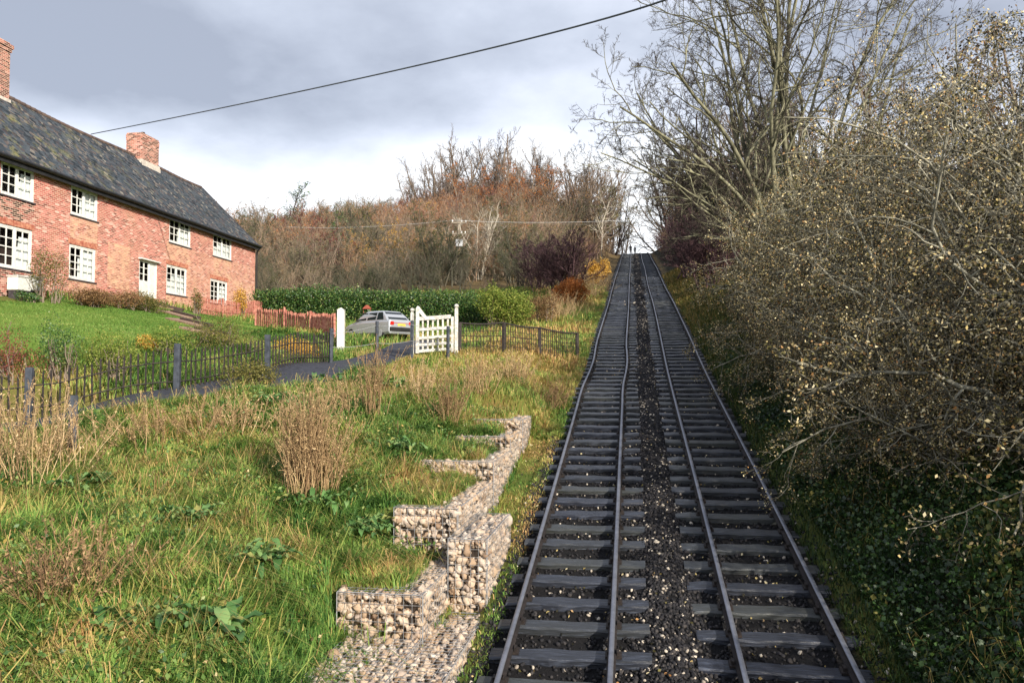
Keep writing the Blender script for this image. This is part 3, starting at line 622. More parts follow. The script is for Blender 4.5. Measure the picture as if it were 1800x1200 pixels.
def chimney(s0, s1, xw, ztop, pots, name):
    z0 = EAVE + RISE - .5; x0, x1 = -DEEP / 2 - xw / 2, -DEEP / 2 + xw / 2
    mb = MB(); mb.box((x0, s0, z0), (x1, s1, ztop - .42)); c1_, c2_ = (.05, .10) if name == 'near' else (.012, .02); mb.box((x0 - c1_, s0 - c1_, ztop - .42), (x1 + c1_, s1 + c1_, ztop - .26)); mb.box((x0 - c2_, s0 - c2_, ztop - .26), (x1 + c2_, s1 + c2_, ztop - .10)); mb.box((x0 + .01, s0 + .01, ztop - .10), (x1 - .01, s1 - .01, ztop))
    ch = mb.build('chimney', M_BRICK, roof)
    for k in ('patch', 'dark'): ch.data.attributes.new(k, 'FLOAT', 'POINT').data.foreach_set('value', np.full(len(ch.data.vertices), .3 if k == 'patch' else .8, np.float32))
    mb = MB(); e = .05
    mb.box((x0 - e, s0 - e, z0), (x1 + e, s1 + e, EAVE + RISE - .12)); mb.box((x1, s0 - e, z0 - .1), (x1 + .10, s1 + e, z0 + .22)); mb.build('flashing', plain('pale mortar flashing', srgb(176, 168, 158), srgb(204, 196, 184), 5, .9), roof)
    for q in range(pots):
        mb = MB(); y = s0 + (s1 - s0) * (q + .5) / pots; mb.tube([(-DEEP / 2, y, ztop), (-DEEP / 2, y, ztop + .08), (-DEEP / 2, y, ztop + .26)], [.11, .12, .10], 10); mb.build('chimney_pot', plain('sooty pot', srgb(46, 40, 38), srgb(80, 62, 54), 4, .9), roof)
def ridge_sz(px, py):
    Hr = H0 - HN * (DEEP / 2); d = _f + (px - 900) / FPX * _r + (600 - py) / FPX * _u
    t = ((Hr - CAM) @ HN) / (d @ HN); p = CAM + t * d; return (p - H0) @ HU, p[2]
a, zt = ridge_sz(236, 240); b, _ = ridge_sz(262, 240); chimney(a, b + .25, .95, ridge_sz(250, 240)[1], 1, 'mid')
a, zt = ridge_sz(-18, 72); b, _ = ridge_sz(5, 72); chimney(a, b, .75, ridge_sz(10, 80)[1], 0, 'near')
# ------------------------------------------------------------------ beside the cottage
def hpt(s, x, dz=0.0):
    p = H0 + HU * s + HN * x; p[2] = G(p[0], p[1]) + dz; return p
def trough(s, lab):
    p = hpt(s, .55, .28); t = empty('planter_trough', p, HA, lab, 'planter', 'white troughs along the cottage wall')
    mb = MB(); L = .72
    mb.box((-.22, -L / 2, .0), (.22, L / 2, .5)); mb.box((-.25, -L / 2 - .03, .5), (.25, L / 2 + .03, .56)); mb.build('trough', M_WHITE, t, .03)
    mb = MB(); mb.box((-.2, -L / 2 + .04, .56), (.2, L / 2 - .04, .575)); mb.build('soil', M_CORE, t)
    for q in (-1, 1): mb = MB(); mb.box((-.18, q * (L / 2 - .11) - .05, -.4), (.18, q * (L / 2 - .11) + .05, .0)); mb.build('foot', M_SLATE, t)
trough(wall_sz(10, 500)[0], 'white trough against the cottage wall, the one nearer the frame edge'); trough(wall_sz(34, 500)[0], 'white trough under the large ground floor window, next to the climbing shrub')
# steps in the lawn
M_LOG = plain('dark step timber', srgb(44, 36, 34), srgb(76, 62, 56), 8, .8)
STP = [(262, 322, 538, 29), (300, 350, 553, 28), (316, 372, 567, 27), (340, 400, 583, 26)]
st = empty('garden_steps', Vector(on(340, 575)), 0, 'short flight of dark edged garden steps cut into the lawn', 'steps'); sb = Vector(st.location)
for (xa, xb, y, d) in STP:
    a = on(xa, y - 3); b = on(xb, y + 10); a = a + (b - a) * .06; mb = MB(); lo = (0, 0, .07)
    A = Vector(a) + Vector(lo) - sb; B = Vector(b) + Vector(lo) - sb; mb.bar(A, B, .22, .20); mb.build('step', M_LOG, st, .02)
    mb = MB(); off = Vector(HN) * -.42 + Vector((0, 0, .02)); mb.bar(A + off, B + off, .6, .12); mb.build('tread', plain('step gravel', srgb(120, 96, 84), srgb(160, 136, 116), 10, .95), st)
# ------------------------------------------------------------------ fences
M_POST = plain('dark weathered post', srgb(42, 47, 56), srgb(70, 76, 86), 7, .75, .3)
M_PALE = plain('dark cleft pale', srgb(34, 32, 34), srgb(62, 54, 50), 14, .8)
def pale_fence(pts, label, lab_cat, hp, hpost, mat_p, mat_post, step, pw, group=None, wires=(.72, .25), name='paling_fence', posts=True, pw_post=.14):
    b0 = Vector((*pts[0][:2], G(*pts[0][:2]))); e = empty(name, b0, 0, label, lab_cat, group); r = np.random.default_rng(len(label))
    for i, (a, b) in enumerate(zip(pts[:-1], pts[1:])):
        a = np.array(a[:2]); b = np.array(b[:2]); L = np.hypot(*(b - a)); n = max(2, int(L / step)); mb = MB()
        top = []
        for k in range(n + 1):
            t = (k + .5) / (n + 1); p = a + (b - a) * t; z = G(*p); sagf = .10 * math.sin(math.pi * t) ; h = hp - sagf + r.normal(0, .02)
            l = r.normal(0, .012, 2); A = Vector((p[0], p[1], z + .03)) - b0; B = Vector((p[0] + l[0], p[1] + l[1], z + h)) - b0
            mb.bar(A, B, pw, .022, 0, (0, 1, 0)); mb.poly([B + Vector((-pw / 2, 0, 0)), B + Vector((pw / 2, 0, 0)), B + Vector((0, 0, .05))], [(0, 1, 2)])
        mb.build('paling', mat_p, e)
        mb = MB()
        for w in wires:
            mb.tube([Vector((*(a + (b - a) * t), G(*(a + (b - a) * t)) + (hp - .10 * math.sin(math.pi * t)) * w)) - b0 + Vector((.02, -.02, 0)) for t in np.linspace(0, 1, 7)], .016, 5)
        mb.build('rail', mat_p, e)
    if posts:
        for i, p in enumerate(pts):
            z = G(*p[:2]); mb = MB(); ln = r.normal(0, .02, 2); w = pw_post
            mb.bar(Vector((p[0] + .03, p[1] - .10, z - .3)) - b0, Vector((p[0] + .03 + ln[0], p[1] - .10 + ln[1], z + hpost + r.normal(0, .03))) - b0, w, w * .8); mb.build('post', mat_post, e, .012)
    return e
pf = [P(-250, 770, 15.0), P(-100, 755, 16), P(52, 735, 17), P(312, 690, 19), P(471, 662, 22), P(581, 645, 25.6)]
pale_fence(pf, 'dark cleft paling fence with stout posts along the upper edge of the lane', 'fence', 1.02, 1.12, M_PALE, M_POST, .165, .034)
def wire_fence(pts, hs, label, wires, name='wire_fence', pw=.10, mesh=False, matp=None, rail=None):
    b0 = Vector((*pts[0][:2], G(*pts[0][:2]))); e = empty(name, b0, 0, label, 'fence'); tops = []
    for (p, h) in zip(pts, hs):
        z = G(*p[:2]); mb = MB(); l = rng.normal(0, .03, 2); mb.bar(Vector((p[0], p[1], z - .3)) - b0, Vector((p[0] + l[0], p[1] + l[1], z + h)) - b0, pw, pw); mb.build('post', matp or M_POST, e, .01); tops.append((p[0], p[1], z, h))
    for w in wires:
        mb = MB()
        for (a, b) in zip(tops[:-1], tops[1:]):
            mb.tube([Vector((a[0] + (b[0] - a[0]) * t, a[1] + (b[1] - a[1]) * t - pw / 2, a[2] + a[3] * w + (b[2] + b[3] * w - a[2] - a[3] * w) * t - .05 * math.sin(math.pi * t))) - b0 for t in np.linspace(0, 1, 6)], .008 if w < .97 or not rail else rail, 4)
        mb.build('wire', M_WIRE if not mesh else M_PALE, e)
    if mesh:
        mb = MB()
        for (a, b) in zip(tops[:-1], tops[1:]):
            L = math.hypot(b[0] - a[0], b[1] - a[1]); n = int(L / .13)
            for k in range(n + 1):
                t = k / n; q = Vector((a[0] + (b[0] - a[0]) * t, a[1] + (b[1] - a[1]) * t, a[2] + (b[2] - a[2]) * t)) - b0; mb.tube([q, q + Vector((0, 0, a[3] * .97))], .014, 3, 0, False)
            for w in np.arange(.1, 1, .16):
                mb.tube([Vector((a[0], a[1], a[2] + a[3] * w)) - b0, Vector((b[0], b[1], b[2] + b[3] * w)) - b0], .009, 3, 0, False)
        mb.build('netting', M_PALE, e)
    return e
wire_fence([P(581, 646, 25.4), P(662, 646, 26.2), P(723, 640, 26.2), P(787, 632, 26.3)], [1.1, 1.45, 1.35, 1.12], 'thin dark posts strung with wire in front of the white gate', (.9, .5), pw=.09)
wire_fence([P(808, 626, 27.4), P(885, 622, 28.4), P(950, 616, 30), P(1015, 606, 32)], [1.1, 1.15, 1.1, 1.0], 'dark netting fence running from the white gate to the railway', (.99, .6), 'netting_fence', .11, True, M_PALE, .03)
p = on(127, 800); t_ = empty('fence_post', p, 0, 'lone leaning dark post on the grass side of the lane', 'post'); mb = MB(); mb.bar((0, 0, -.3), (.03, -.04, 1.0), .14, .12); mb.build('post', M_POST, t_, .012); mb = MB(); mb.tube([(-.06, -.07, .78), (.1, -.07, .80)], .01, 5); mb.build('staple', M_WIRE, t_)
# red picket fence in front of the cottage and down to the drive
M_RED = plain('faded red picket', srgb(142, 76, 66), srgb(188, 134, 116), 9, .85)
rp = [hpt(wall_sz(300, 500)[0], 1.5), hpt(wall_sz(345, 500)[0], 1.6), hpt(wall_sz(400, 500)[0], 1.7), hpt(S1 - .5, 2.0)]
rp2 = [P(450, 560, 41), P(500, 570, 38), P(546, 580, 35), P(589, 590, 32)]
pale_fence(rp, 'reddish picket fence close under the windows at the far end of the cottage', 'fence', .95, 1.0, M_RED, M_RED, .17, .06, 'red picket fences', (.8, .3), 'picket_fence', True, .1)
pale_fence(rp2, 'reddish picket fence from the cottage corner down to the white drive post', 'fence', 1.0, 1.1, M_RED, M_RED, .26, .07, 'red picket fences', (.8, .3), 'picket_fence', True, .11)
# white drive post
p = P(599, 613, 29.5); p[2] = G(p[0], p[1]); pt = empty('gate_post', p, .1, 'stout white drive post standing alone left of the parked car', 'gate post')
mb = MB(); hh = P(599, 545, 29.5)[2] - p[2]; mb.box((-.125, -.125, -.3), (.125, .125, hh)); mb.build('post', M_WHITE, pt, .02); mb = MB(); mb.poly([(-.14, -.14, hh), (.14, -.14, hh), (.14, .14, hh), (-.14, .14, hh), (0, 0, hh + .1)], [(0, 1, 4), (1, 2, 4), (2, 3, 4), (3, 0, 4), (3, 2, 1, 0)]); mb.build('cap', M_WHITE, pt)
# white wicket gate
D = 27.0; ga = P(728, 626, D); gb = P(801, 622, D); ga[2] = G(ga[0], ga[1]); gb[2] = G(gb[0], gb[1]); gt = empty('white_gate', ga, math.atan2(gb[1] - ga[1], gb[0] - ga[0]), 'white wooden five-bar wicket gate with a raised curved hinge post', 'gate')
gw = math.hypot(*(gb - ga)[:2]); zt = P(728, 562, D)[2] - ga[2]; zz = lambda y: P(760, y, D)[2] - ga[2]
mb = MB(); mb.box((.05, -.04, zz(621)), (.17, .04, zz(548))); mb.bar((.12, -.001, zz(541)), (.42, -.001, zz(561)), .06, .12); mb.poly([(.05, -.04, zz(548)), (.17, -.04, zz(548)), (.2, -.04, zz(540)), (.12, -.04, zz(537)), (.05, -.04, zz(541)), (.05, .04, zz(548)), (.17, .04, zz(548)), (.2, .04, zz(540)), (.12, .04, zz(537)), (.05, .04, zz(541))], [(0, 1, 2, 3, 4), (9, 8, 7, 6, 5), (1, 6, 7, 2), (2, 7, 8, 3), (3, 8, 9, 4), (4, 9, 5, 0)]); mb.box((gw - .16, -.035, zz(619)), (gw - .07, .035, zz(556)))
mb.build('stile', M_GATE, gt, .006)
for (y, h) in ((559, .13), (578, .10), (593, .09), (605, .09), (616, .10)):
    mb = MB(); mb.bar((.17, .001, zz(y + 1)), (gw - .16, .001, zz(y - 3)), .03, h); mb.build('bar', M_GATE, gt, .004)
mb = MB()
for q in np.linspace(.29, gw - .27, 6): mb.box((q - .03, .018, zz(617)), (q + .03, .034, zz(558)))
mb.build('uprights', M_GATE, gt)
for x, lab, yt in ((gw + .02, 'white gate post with a rounded top on the latch side of the wicket gate', 536), (-.07, 'white gate post behind the hinge side of the wicket gate', 543)):
    q = ga + np.array([math.cos(gt.rotation_euler.z), math.sin(gt.rotation_euler.z), 0]) * x; q[2] = G(q[0], q[1]); e = empty('gate_post', q, gt.rotation_euler.z, lab, 'gate post', 'white posts of the wicket gate'); h = P(802, yt, D)[2] - q[2]
    mb = MB(); mb.box((-.06, -.06, -.3), (.06, .06, h - .12)); mb.box((-.045, -.045, h - .12), (.045, .045, h - .09)); mb.build('post', M_GATE, e, .01)
    mb = MB(); mb.tube([(0, 0, h - .09), (0, 0, h - .06), (0, 0, h - .02), (0, 0, h + .02), (0, 0, h + .04)], [.04, .075, .085, .06, .02], 10); mb.build('finial', M_GATE, e)
# ------------------------------------------------------------------ silver car, tail towards the track
M_CAR = Mt('silver car paint'); M_CAR.set(base=srgb(180, 185, 192), rough=.3, metal=.4, spec=.5, coat=.4); M_CAR = M_CAR.m
M_CGL = Mt('tinted car glass'); M_CGL.set(base=srgb(24, 32, 32), rough=.05, spec=.7); M_CGL = M_CGL.m
M_TYRE = plain('tyre rubber', srgb(22, 22, 24), srgb(34, 34, 34), 9, .85); M_RIM = plain('wheel trim', srgb(150, 152, 156), srgb(176, 178, 180), 4, .4)
M_LAMP = plain('red lamp lens', srgb(160, 26, 22), srgb(186, 40, 30), 4, .25); M_PLATE = plain('yellow number plate', srgb(226, 196, 60), srgb(232, 204, 74), 4, .5); M_TRIM = plain('black car trim', srgb(26, 26, 28), srgb(36, 36, 38), 4, .6)
cp = P(664, 604, 37.5); cp[2] = G(cp[0], cp[1]); car = empty('parked_car', cp, R(56), 'silver hatchback parked by the green hedge with its tail towards the gate', 'car'); car.scale = (.86, .86, .93)
# sections along y (tail at -y): half width and heights of the lower body
def loft(secs, name, mat, smooth=True):
    mb = MB(); n = len(secs[0]); V = [p for s_ in secs for p in s_]; F = [(i * n + k, i * n + (k + 1) % n, (i + 1) * n + (k + 1) % n, (i + 1) * n + k) for i in range(len(secs) - 1) for k in range(n)]
    mb.poly(V, F + [tuple(reversed(range(n))), tuple(range((len(secs) - 1) * n, len(secs) * n))]); return mb
def sec(y, hw, z0, z1, rnd=.1): return [(-hw + .08, y, z0), (hw - .08, y, z0), (hw, y, z0 + .12), (hw, y, z1 - rnd), (hw - rnd * .7, y, z1), (-hw + rnd * .7, y, z1), (-hw, y, z1 - rnd), (-hw, y, z0 + .12)]
body = loft([sec(-2.02, .70, .36, .80), sec(-1.95, .80, .24, .92), sec(-1.5, .83, .20, .93), sec(0, .84, .20, .92), sec(1.0, .83, .20, .90), sec(1.6, .80, .22, .80), sec(1.98, .74, .26, .70), sec(2.06, .62, .36, .60)], 'b', M_CAR).build('body', M_CAR, car, .02)
cab = [[(-.78, -1.82, .90), (.78, -1.82, .90), (.80, 1.05, .88), (-.80, 1.05, .88)], [(-.70, -1.55, 1.15), (.70, -1.55, 1.15), (.72, .62, 1.15), (-.72, .62, 1.15)], [(-.60, -1.22, 1.37), (.60, -1.22, 1.37), (.60, .22, 1.38), (-.60, .22, 1.38)], [(-.52, -1.05, 1.41), (.52, -1.05, 1.41), (.50, .05, 1.42), (-.50, .05, 1.42)]]
mb = MB(); V = [p for l in cab for p in l]; mb.poly(V, [(i * 4 + k, i * 4 + (k + 1) % 4, i * 4 + 4 + (k + 1) % 4, i * 4 + 4 + k) for i in range(3) for k in range(4)] + [(12, 13, 14, 15), (3, 2, 1, 0)]); mb.build('cabin', M_CAR, car, .03)
def pane(q, name, off):
    mb = MB(); q = [Vector(p) for p in q]; nn = (q[1] - q[0]).cross(q[3] - q[0]).normalized(); 
    if nn.dot(Vector(off)) < 0: nn = -nn
    mb.poly([p + nn * .006 for p in q] + [p - nn * .02 for p in q], [(0, 1, 2, 3), (7, 6, 5, 4), (0, 4, 5, 1), (1, 5, 6, 2), (2, 6, 7, 3), (3, 7, 4, 0)]); return mb.build(name, M_CGL, car)
def lerp3(a, b, t): return tuple(a[i] + (b[i] - a[i]) * t for i in range(3))
for sx in (-1, 1):
    X = lambda z: sx * np.interp(z, [.9, 1.15, 1.37], [.795, .715, .605])
    for ya, yb, yc, yd in ((.72, .05, .0, .40), (-.06, -.80, -.80, -.10), (-.9, -1.48, -1.25, -.88)):
        pane([(X(.96), ya, .96), (X(.96), yb, .96), (X(1.32), yc, 1.32), (X(1.32), yd, 1.32)], 'side_window', (sx, 0, 0))
pane([(-.64, -1.76, .97), (.64, -1.76, .97), (.54, -1.27, 1.34), (-.54, -1.27, 1.34)], 'rear_window', (0, -1, 1)); pane([(-.66, .96, .94), (.66, .96, .94), (.54, .28, 1.33), (-.54, .28, 1.33)], 'windscreen', (0, 1, 1))
mb = MB(); mb.box((-.76, -2.10, .38), (.76, -1.92, .56)); mb.build('bumper', M_TRIM, car, .03)
for sx in (-1, 1):
    mb = MB(); mb.box((sx * .62 - .12, -2.035, .66), (sx * .62 + .12, -1.9, .84)); mb.build('tail_lamp', M_LAMP, car, .02)
    mb = MB(); mb.box((sx * .5 - .14, 1.95, .52), (sx * .5 + .14, 2.075, .64)); mb.build('headlight', M_RIM, car, .02)
    mb = MB(); mb.box((sx * .86 - .06, .62, .92), (sx * .86 + .06, .74, 1.04)); mb.build('door_mirror', M_TRIM, car, .02)
    for wy in (-1.25, 1.32):
        mb = MB(); x = sx * .74; mb.tube([(x - .09, wy, .29), (x - .085, wy, .29), (x + .085, wy, .29), (x + .09, wy, .29)], [.25, .29, .29, .25], 20); wh = mb.build('wheel', M_TYRE, car)
        mb = MB(); mb.tube([(x + sx * .085, wy, .29), (x + sx * .098, wy, .29)], [.19, .17], 16); mb.build('rim', M_RIM, wh)
mb = MB(); mb.box((-.26, -2.05, .62), (.26, -2.02, .73)); mb.build('number_plate', M_PLATE, car)
mb = MB(); mb.box((-.5, -2.035, .755), (.5, -2.0, .775)); mb.build('tailgate_strip', M_LAMP, car)
# bird table behind the car
p = P(645, 580, 38.5); p[2] = G(p[0], p[1]); bt = empty('bird_table', p, .3, 'small red-roofed bird table on a pale pole behind the silver car', 'bird table'); zt = P(645, 549, 38.5)[2] - p[2]
mb = MB(); mb.bar((0, 0, -.2), (0, 0, zt - .05), .06, .06); mb.build('pole', plain('pale pole', srgb(186, 176, 160), srgb(204, 196, 184), 6, .8), bt); mb = MB(); mb.box((-.2, -.2, zt - .05), (.2, .2, zt - .02)); mb.build('tray', M_LOG, bt)
mb = MB(); mb.poly([(-.22, -.18, zt + .16), (.22, -.18, zt + .16), (.22, .18, zt + .16), (-.22, .18, zt + .16), (-.06, 0, zt + .36), (.06, 0, zt + .36)], [(0, 1, 5, 4), (2, 3, 4, 5), (0, 4, 3), (1, 2, 5), (3, 2, 1, 0)])
for a in (-.17, .17): mb.box((a - .015, -.015, zt - .02), (a + .015, .015, zt + .17))
mb.build('roof', plain('red felt roof', srgb(118, 56, 44), srgb(146, 78, 60), 8, .9), bt)
# ------------------------------------------------------------------ pole, wires
M_POLE = plain('silvered pole timber', srgb(112, 102, 90), srgb(150, 140, 124), 6, .85); M_CABLE = plain('weathered cable', srgb(62, 68, 74), srgb(78, 84, 90), 5, .7); M_CER = plain('white insulator', srgb(220, 220, 216), srgb(232, 232, 230), 5, .3)
p = P(800, 505, 78); p[2] = G(p[0], p[1]); tp = P(806, 382, 78); po = empty('utility_pole', p, .25, 'pale wooden electricity pole with short cross-arms in front of the wood', 'utility pole'); h = tp[2] - p[2]; sh = tp[0] - p[0]
mb = MB(); mb.tube([(0, 0, -.5), (sh * .5, 0, h * .5), (sh, 0, h)], [.13, .11, .09], 10); mb.build('pole', M_POLE, po)
arms = []
for k, (dz, L) in enumerate(((-.5, .75), (-1.6, .7))):
    mb = MB(); mb.bar((sh - L, -.13, h + dz), (sh + L, -.13, h + dz), .12, .12); ar = mb.build('cross_arm', M_POLE, po)
    for x in (-L + .1, 0.25, L - .1): mb = MB(); mb.tube([(sh + x, -.13, h + dz + .06), (sh + x, -.13, h + dz + .14), (sh + x, -.13, h + dz + .26)], [.03, .07, .06], 8); mb.build('insulator', M_CER, ar); arms.append((p + np.array([sh + x, -.13, h + dz + .25])))
mb = MB(); mb.box((sh - .35, -.55, h - 2.9), (sh + .35, -.12, h - 2.2)); mb.build('transformer', M_RIM, po, .05)
mb = MB(); mb.bar((sh * .6 + .9, -.1, h * .62 + .9), (sh * .5, -.1, h * .5), .08, .08); mb.build('stay', M_POLE, po)
for k in range(3):
    A = P(505, 399 + 4 * k, 92); Cc = P(1120, 386 + 4 * k, 74); Bm = arms[k]
    pts = [A + (Bm - A) * t - np.array([0, 0, 1.1 * 4 * t * (1 - t) * .3]) for t in np.linspace(0, 1, 12)] + [Bm + (Cc - Bm) * t - np.array([0, 0, 1.0 * t * (1 - t)]) for t in np.linspace(0, 1, 12)][1:]
    mb = MB(); mb.tube(pts, .012, 4, 0, False); o = mb.build('power_line', M_CER if k == 0 else M_POLE)
    tag(o, ['uppermost of the three thin wires crossing the hillside wood at the pole', 'middle of the three thin wires crossing the hillside wood', 'lowest of the three thin wires crossing the hillside wood'][k], 'wire', 'wires strung across the wood')
A = ridge_sz(160, 231); A = H0 + HU * A[0] - HN * (DEEP / 2) + np.array([0, 0, A[1] - .15]); B = P(1170, 0, 17); Cc = B + (B - P(1000, 62, 18.9)) * 3.0
pts = []
mid = P(660, 132, 25.5)
for t in np.linspace(0, 1, 40):
    q = A * (1 - t) ** 2 + 2 * t * (1 - t) * (mid * 2 - .5 * A - .5 * B) + B * t * t; pts.append(q)
d = pts[-1] - pts[-2]; pts += [pts[-1] + d * k + np.array([0, 0, .004 * k * k]) for k in range(1, 14)]
mb = MB(); mb.tube(pts, .022, 6, 0, False); tag(mb.build('overhead_cable', M_CABLE), 'thick overhead cable rising across the sky from the cottage ridge', 'cable')
# ------------------------------------------------------------------ two people on the crest
def person(px, d, h, label, stride, cols, lean=0.0):
    p = P(px, 440, d); z = G(p[0], p[1]); e = empty('person', (p[0], p[1], z), 0, label, 'person', 'walkers at the top of the incline')
    J = {'pelvis': (0, 0, .53), 'belly': (0, 0, .60), 'chest': (0, lean * .3, .73), 'neck': (0, lean * .5, .835), 'jaw': (0, lean * .6 - .012, .875), 'head': (0, lean * .6, .925), 'crown': (0, lean * .6, .985)}
    E = [('pelvis', 'belly'), ('belly', 'chest'), ('chest', 'neck'), ('neck', 'jaw'), ('jaw', 'head'), ('head', 'crown')]
    Rr = {'pelvis': .082, 'belly': .078, 'chest': .094, 'neck': .036, 'jaw': .048, 'head': .060, 'crown': .036}
    for s_, n_ in ((-1, 'l'), (1, 'r')):
        st_ = stride * s_
        J |= {n_ + 'hip': (s_ * .05, 0, .50), n_ + 'knee': (s_ * .055, -st_ * .06 - .01, .28), n_ + 'ankle': (s_ * .058, -st_ * .11, .045), n_ + 'toe': (s_ * .062, -st_ * .11 - .075, .018),
              n_ + 'sh': (s_ * .105, 0, .80), n_ + 'el': (s_ * .135, st_ * .05, .63), n_ + 'wr': (s_ * .13, st_ * .09 - .03, .50), n_ + 'hand': (s_ * .125, st_ * .10 - .045, .45)}
        Rr |= {n_ + 'hip': .062, n_ + 'knee': .040, n_ + 'ankle': .028, n_ + 'toe': .022, n_ + 'sh': .042, n_ + 'el': .032, n_ + 'wr': .024, n_ + 'hand': .022}
        E += [('pelvis', n_ + 'hip'), (n_ + 'hip', n_ + 'knee'), (n_ + 'knee', n_ + 'ankle'), (n_ + 'ankle', n_ + 'toe'), ('chest', n_ + 'sh'), (n_ + 'sh', n_ + 'el'), (n_ + 'el', n_ + 'wr'), (n_ + 'wr', n_ + 'hand')]
    names = list(J); me = bpy.data.meshes.new('body'); me.from_pydata([tuple(c_ * h for c_ in J[n_]) for n_ in names], [(names.index(a), names.index(b)) for a, b in E], [])
    o = link('body', me, e); mo = o.modifiers.new('skin', 'SKIN'); o.modifiers.new('smooth', 'SUBSURF').levels = 1
    for i, n_ in enumerate(names): me.skin_vertices[0].data[i].radius = (Rr[n_] * h,) * 2; me.skin_vertices[0].data[i].use_root = (n_ == 'pelvis')
    dg = bpy.context.evaluated_depsgraph_get(); ev = bpy.data.meshes.new_from_object(o.evaluated_get(dg)); o.modifiers.clear(); o.data = ev; ev.name = 'body'
    m = Mt('clothes and skin'); zc = m.n('ShaderNodeSeparateXYZ', {0: m.co('Object')}).outputs[2]
    m.set(base=m.ramp(m.math('DIVIDE', zc, h), [(0, srgb(30, 26, 24)), (.06, cols[0]), (.50, cols[1]), (.845, srgb(190, 140, 116))], 'CONSTANT'), rough=.85); o.data.materials.clear(); o.data.materials.append(m.m)
    V, F, k = rocks(np.array([[0, lean * .6 * h + .012 * h, .955 * h]]), np.array([.062 * h]), 2, np.random.default_rng(1), 1.0, .02); link('hair', np_mesh('hair', V, None, F, smooth=True), e, [plain('dark hair', srgb(40, 32, 28), srgb(60, 46, 38), 9, .8)])
person(1108.5, 139.5, 1.78, 'person in dark coat and trousers walking at the top of the incline, the taller one', .8, (srgb(34, 36, 46), srgb(40, 38, 42)))
person(1116, 141.5, 1.6, 'person in grey jacket beside the taller dark figure at the top of the incline', .5, (srgb(50, 54, 70), srgb(96, 92, 96)))
# ------------------------------------------------------------------ plant makers
def nrm(v): return v / np.maximum(np.linalg.norm(v, axis=-1, keepdims=True), 1e-9)
def grow(st, d, L, K, wig, trop, tw, r):
    p = [st]; d = nrm(d); n = len(st)
    for k in range(K - 1):
        d = nrm(d + wig * r.normal(size=(n, 3)) + np.asarray(trop) * tw); p.append(p[-1] + d * (L / (K - 1))[:, None])
    return np.stack(p, 1)
def spawn(pts, L, rad0, rad1, n, t0, t1, ang, asd, ratio, r, taper=.55):
    N, K, _ = pts.shape; t = (r.random((N, n)) + np.arange(n)[None]) / n * (t1 - t0) + t0
    f = t * (K - 1); i = np.clip(f.astype(int), 0, K - 2); u = (f - i)[..., None]; a = np.arange(N)[:, None]
    st = pts[a, i] * (1 - u) + pts[a, i + 1] * u; tg = nrm(pts[a, i + 1] - pts[a, i])
    rn = r.normal(size=st.shape); pp = nrm(rn - tg * (rn * tg).sum(-1, keepdims=True)); an = ang + asd * r.normal(size=(N, n))
    d = tg * np.cos(an)[..., None] + pp * np.sin(an)[..., None]; l = L[:, None] * ratio * (1 - taper * t) * r.uniform(.7, 1.25, (N, n))
    rr = (rad0[:, None] * (1 - t) + rad1[:, None] * t) * .62
    return st.reshape(-1, 3), d.reshape(-1, 3), l.ravel(), rr.ravel()
def tubes(pts, r0, r1, sides):
    N, K, _ = pts.shape; tg = np.gradient(pts, axis=1); tg = nrm(tg); ref = np.where(np.abs(tg[:, :1, 2:3]) < .9, np.array([0, 0, 1.]), np.array([1., 0, 0]))
    x = nrm(np.cross(tg, np.broadcast_to(ref, tg.shape))); y = np.cross(tg, x); s = np.linspace(0, 1, K)[None]
    rad = r0[:, None] * (1 - s) + r1[:, None] * s; a = np.arange(sides) * 2 * math.pi / sides
    V = pts[:, :, None] + (x[:, :, None] * np.cos(a)[None, None, :, None] + y[:, :, None] * np.sin(a)[None, None, :, None]) * rad[:, :, None, None]
    b = (np.arange(N) * K * sides)[:, None, None] + (np.arange(K - 1) * sides)[None, :, None]; k = np.arange(sides)[None, None]; k2 = (k + 1) % sides
    return V.reshape(-1, 3), np.stack([b + k, b + k2, b + sides + k2, b + sides + k], -1).reshape(-1, 4)
def leaves(p, size, r, up=0.0, asp=.55):
    n = len(p); a = nrm(r.normal(size=(n, 3)) + np.array([0, 0, -.3])); b = nrm(r.normal(size=(n, 3)) + np.array([0, 0, up])); b = nrm(b - a * (a * b).sum(-1, keepdims=True))
    s = size * r.uniform(.7, 1.2, n)[:, None]; c = np.cross(a, b)
    V = np.stack([p - a * s * .5, p + b * s * asp * .5 + c * s * .08, p + a * s * .5, p - b * s * asp * .5 + c * s * .08], 1)
    return V.reshape(-1, 3), np.arange(4 * n).reshape(n, 4)
def cat_(parts):
    V = []; Q = []; o = 0
    for v, q in parts: V.append(v); Q.append(q + o); o += len(v)
    return np.concatenate(V), np.concatenate(Q)
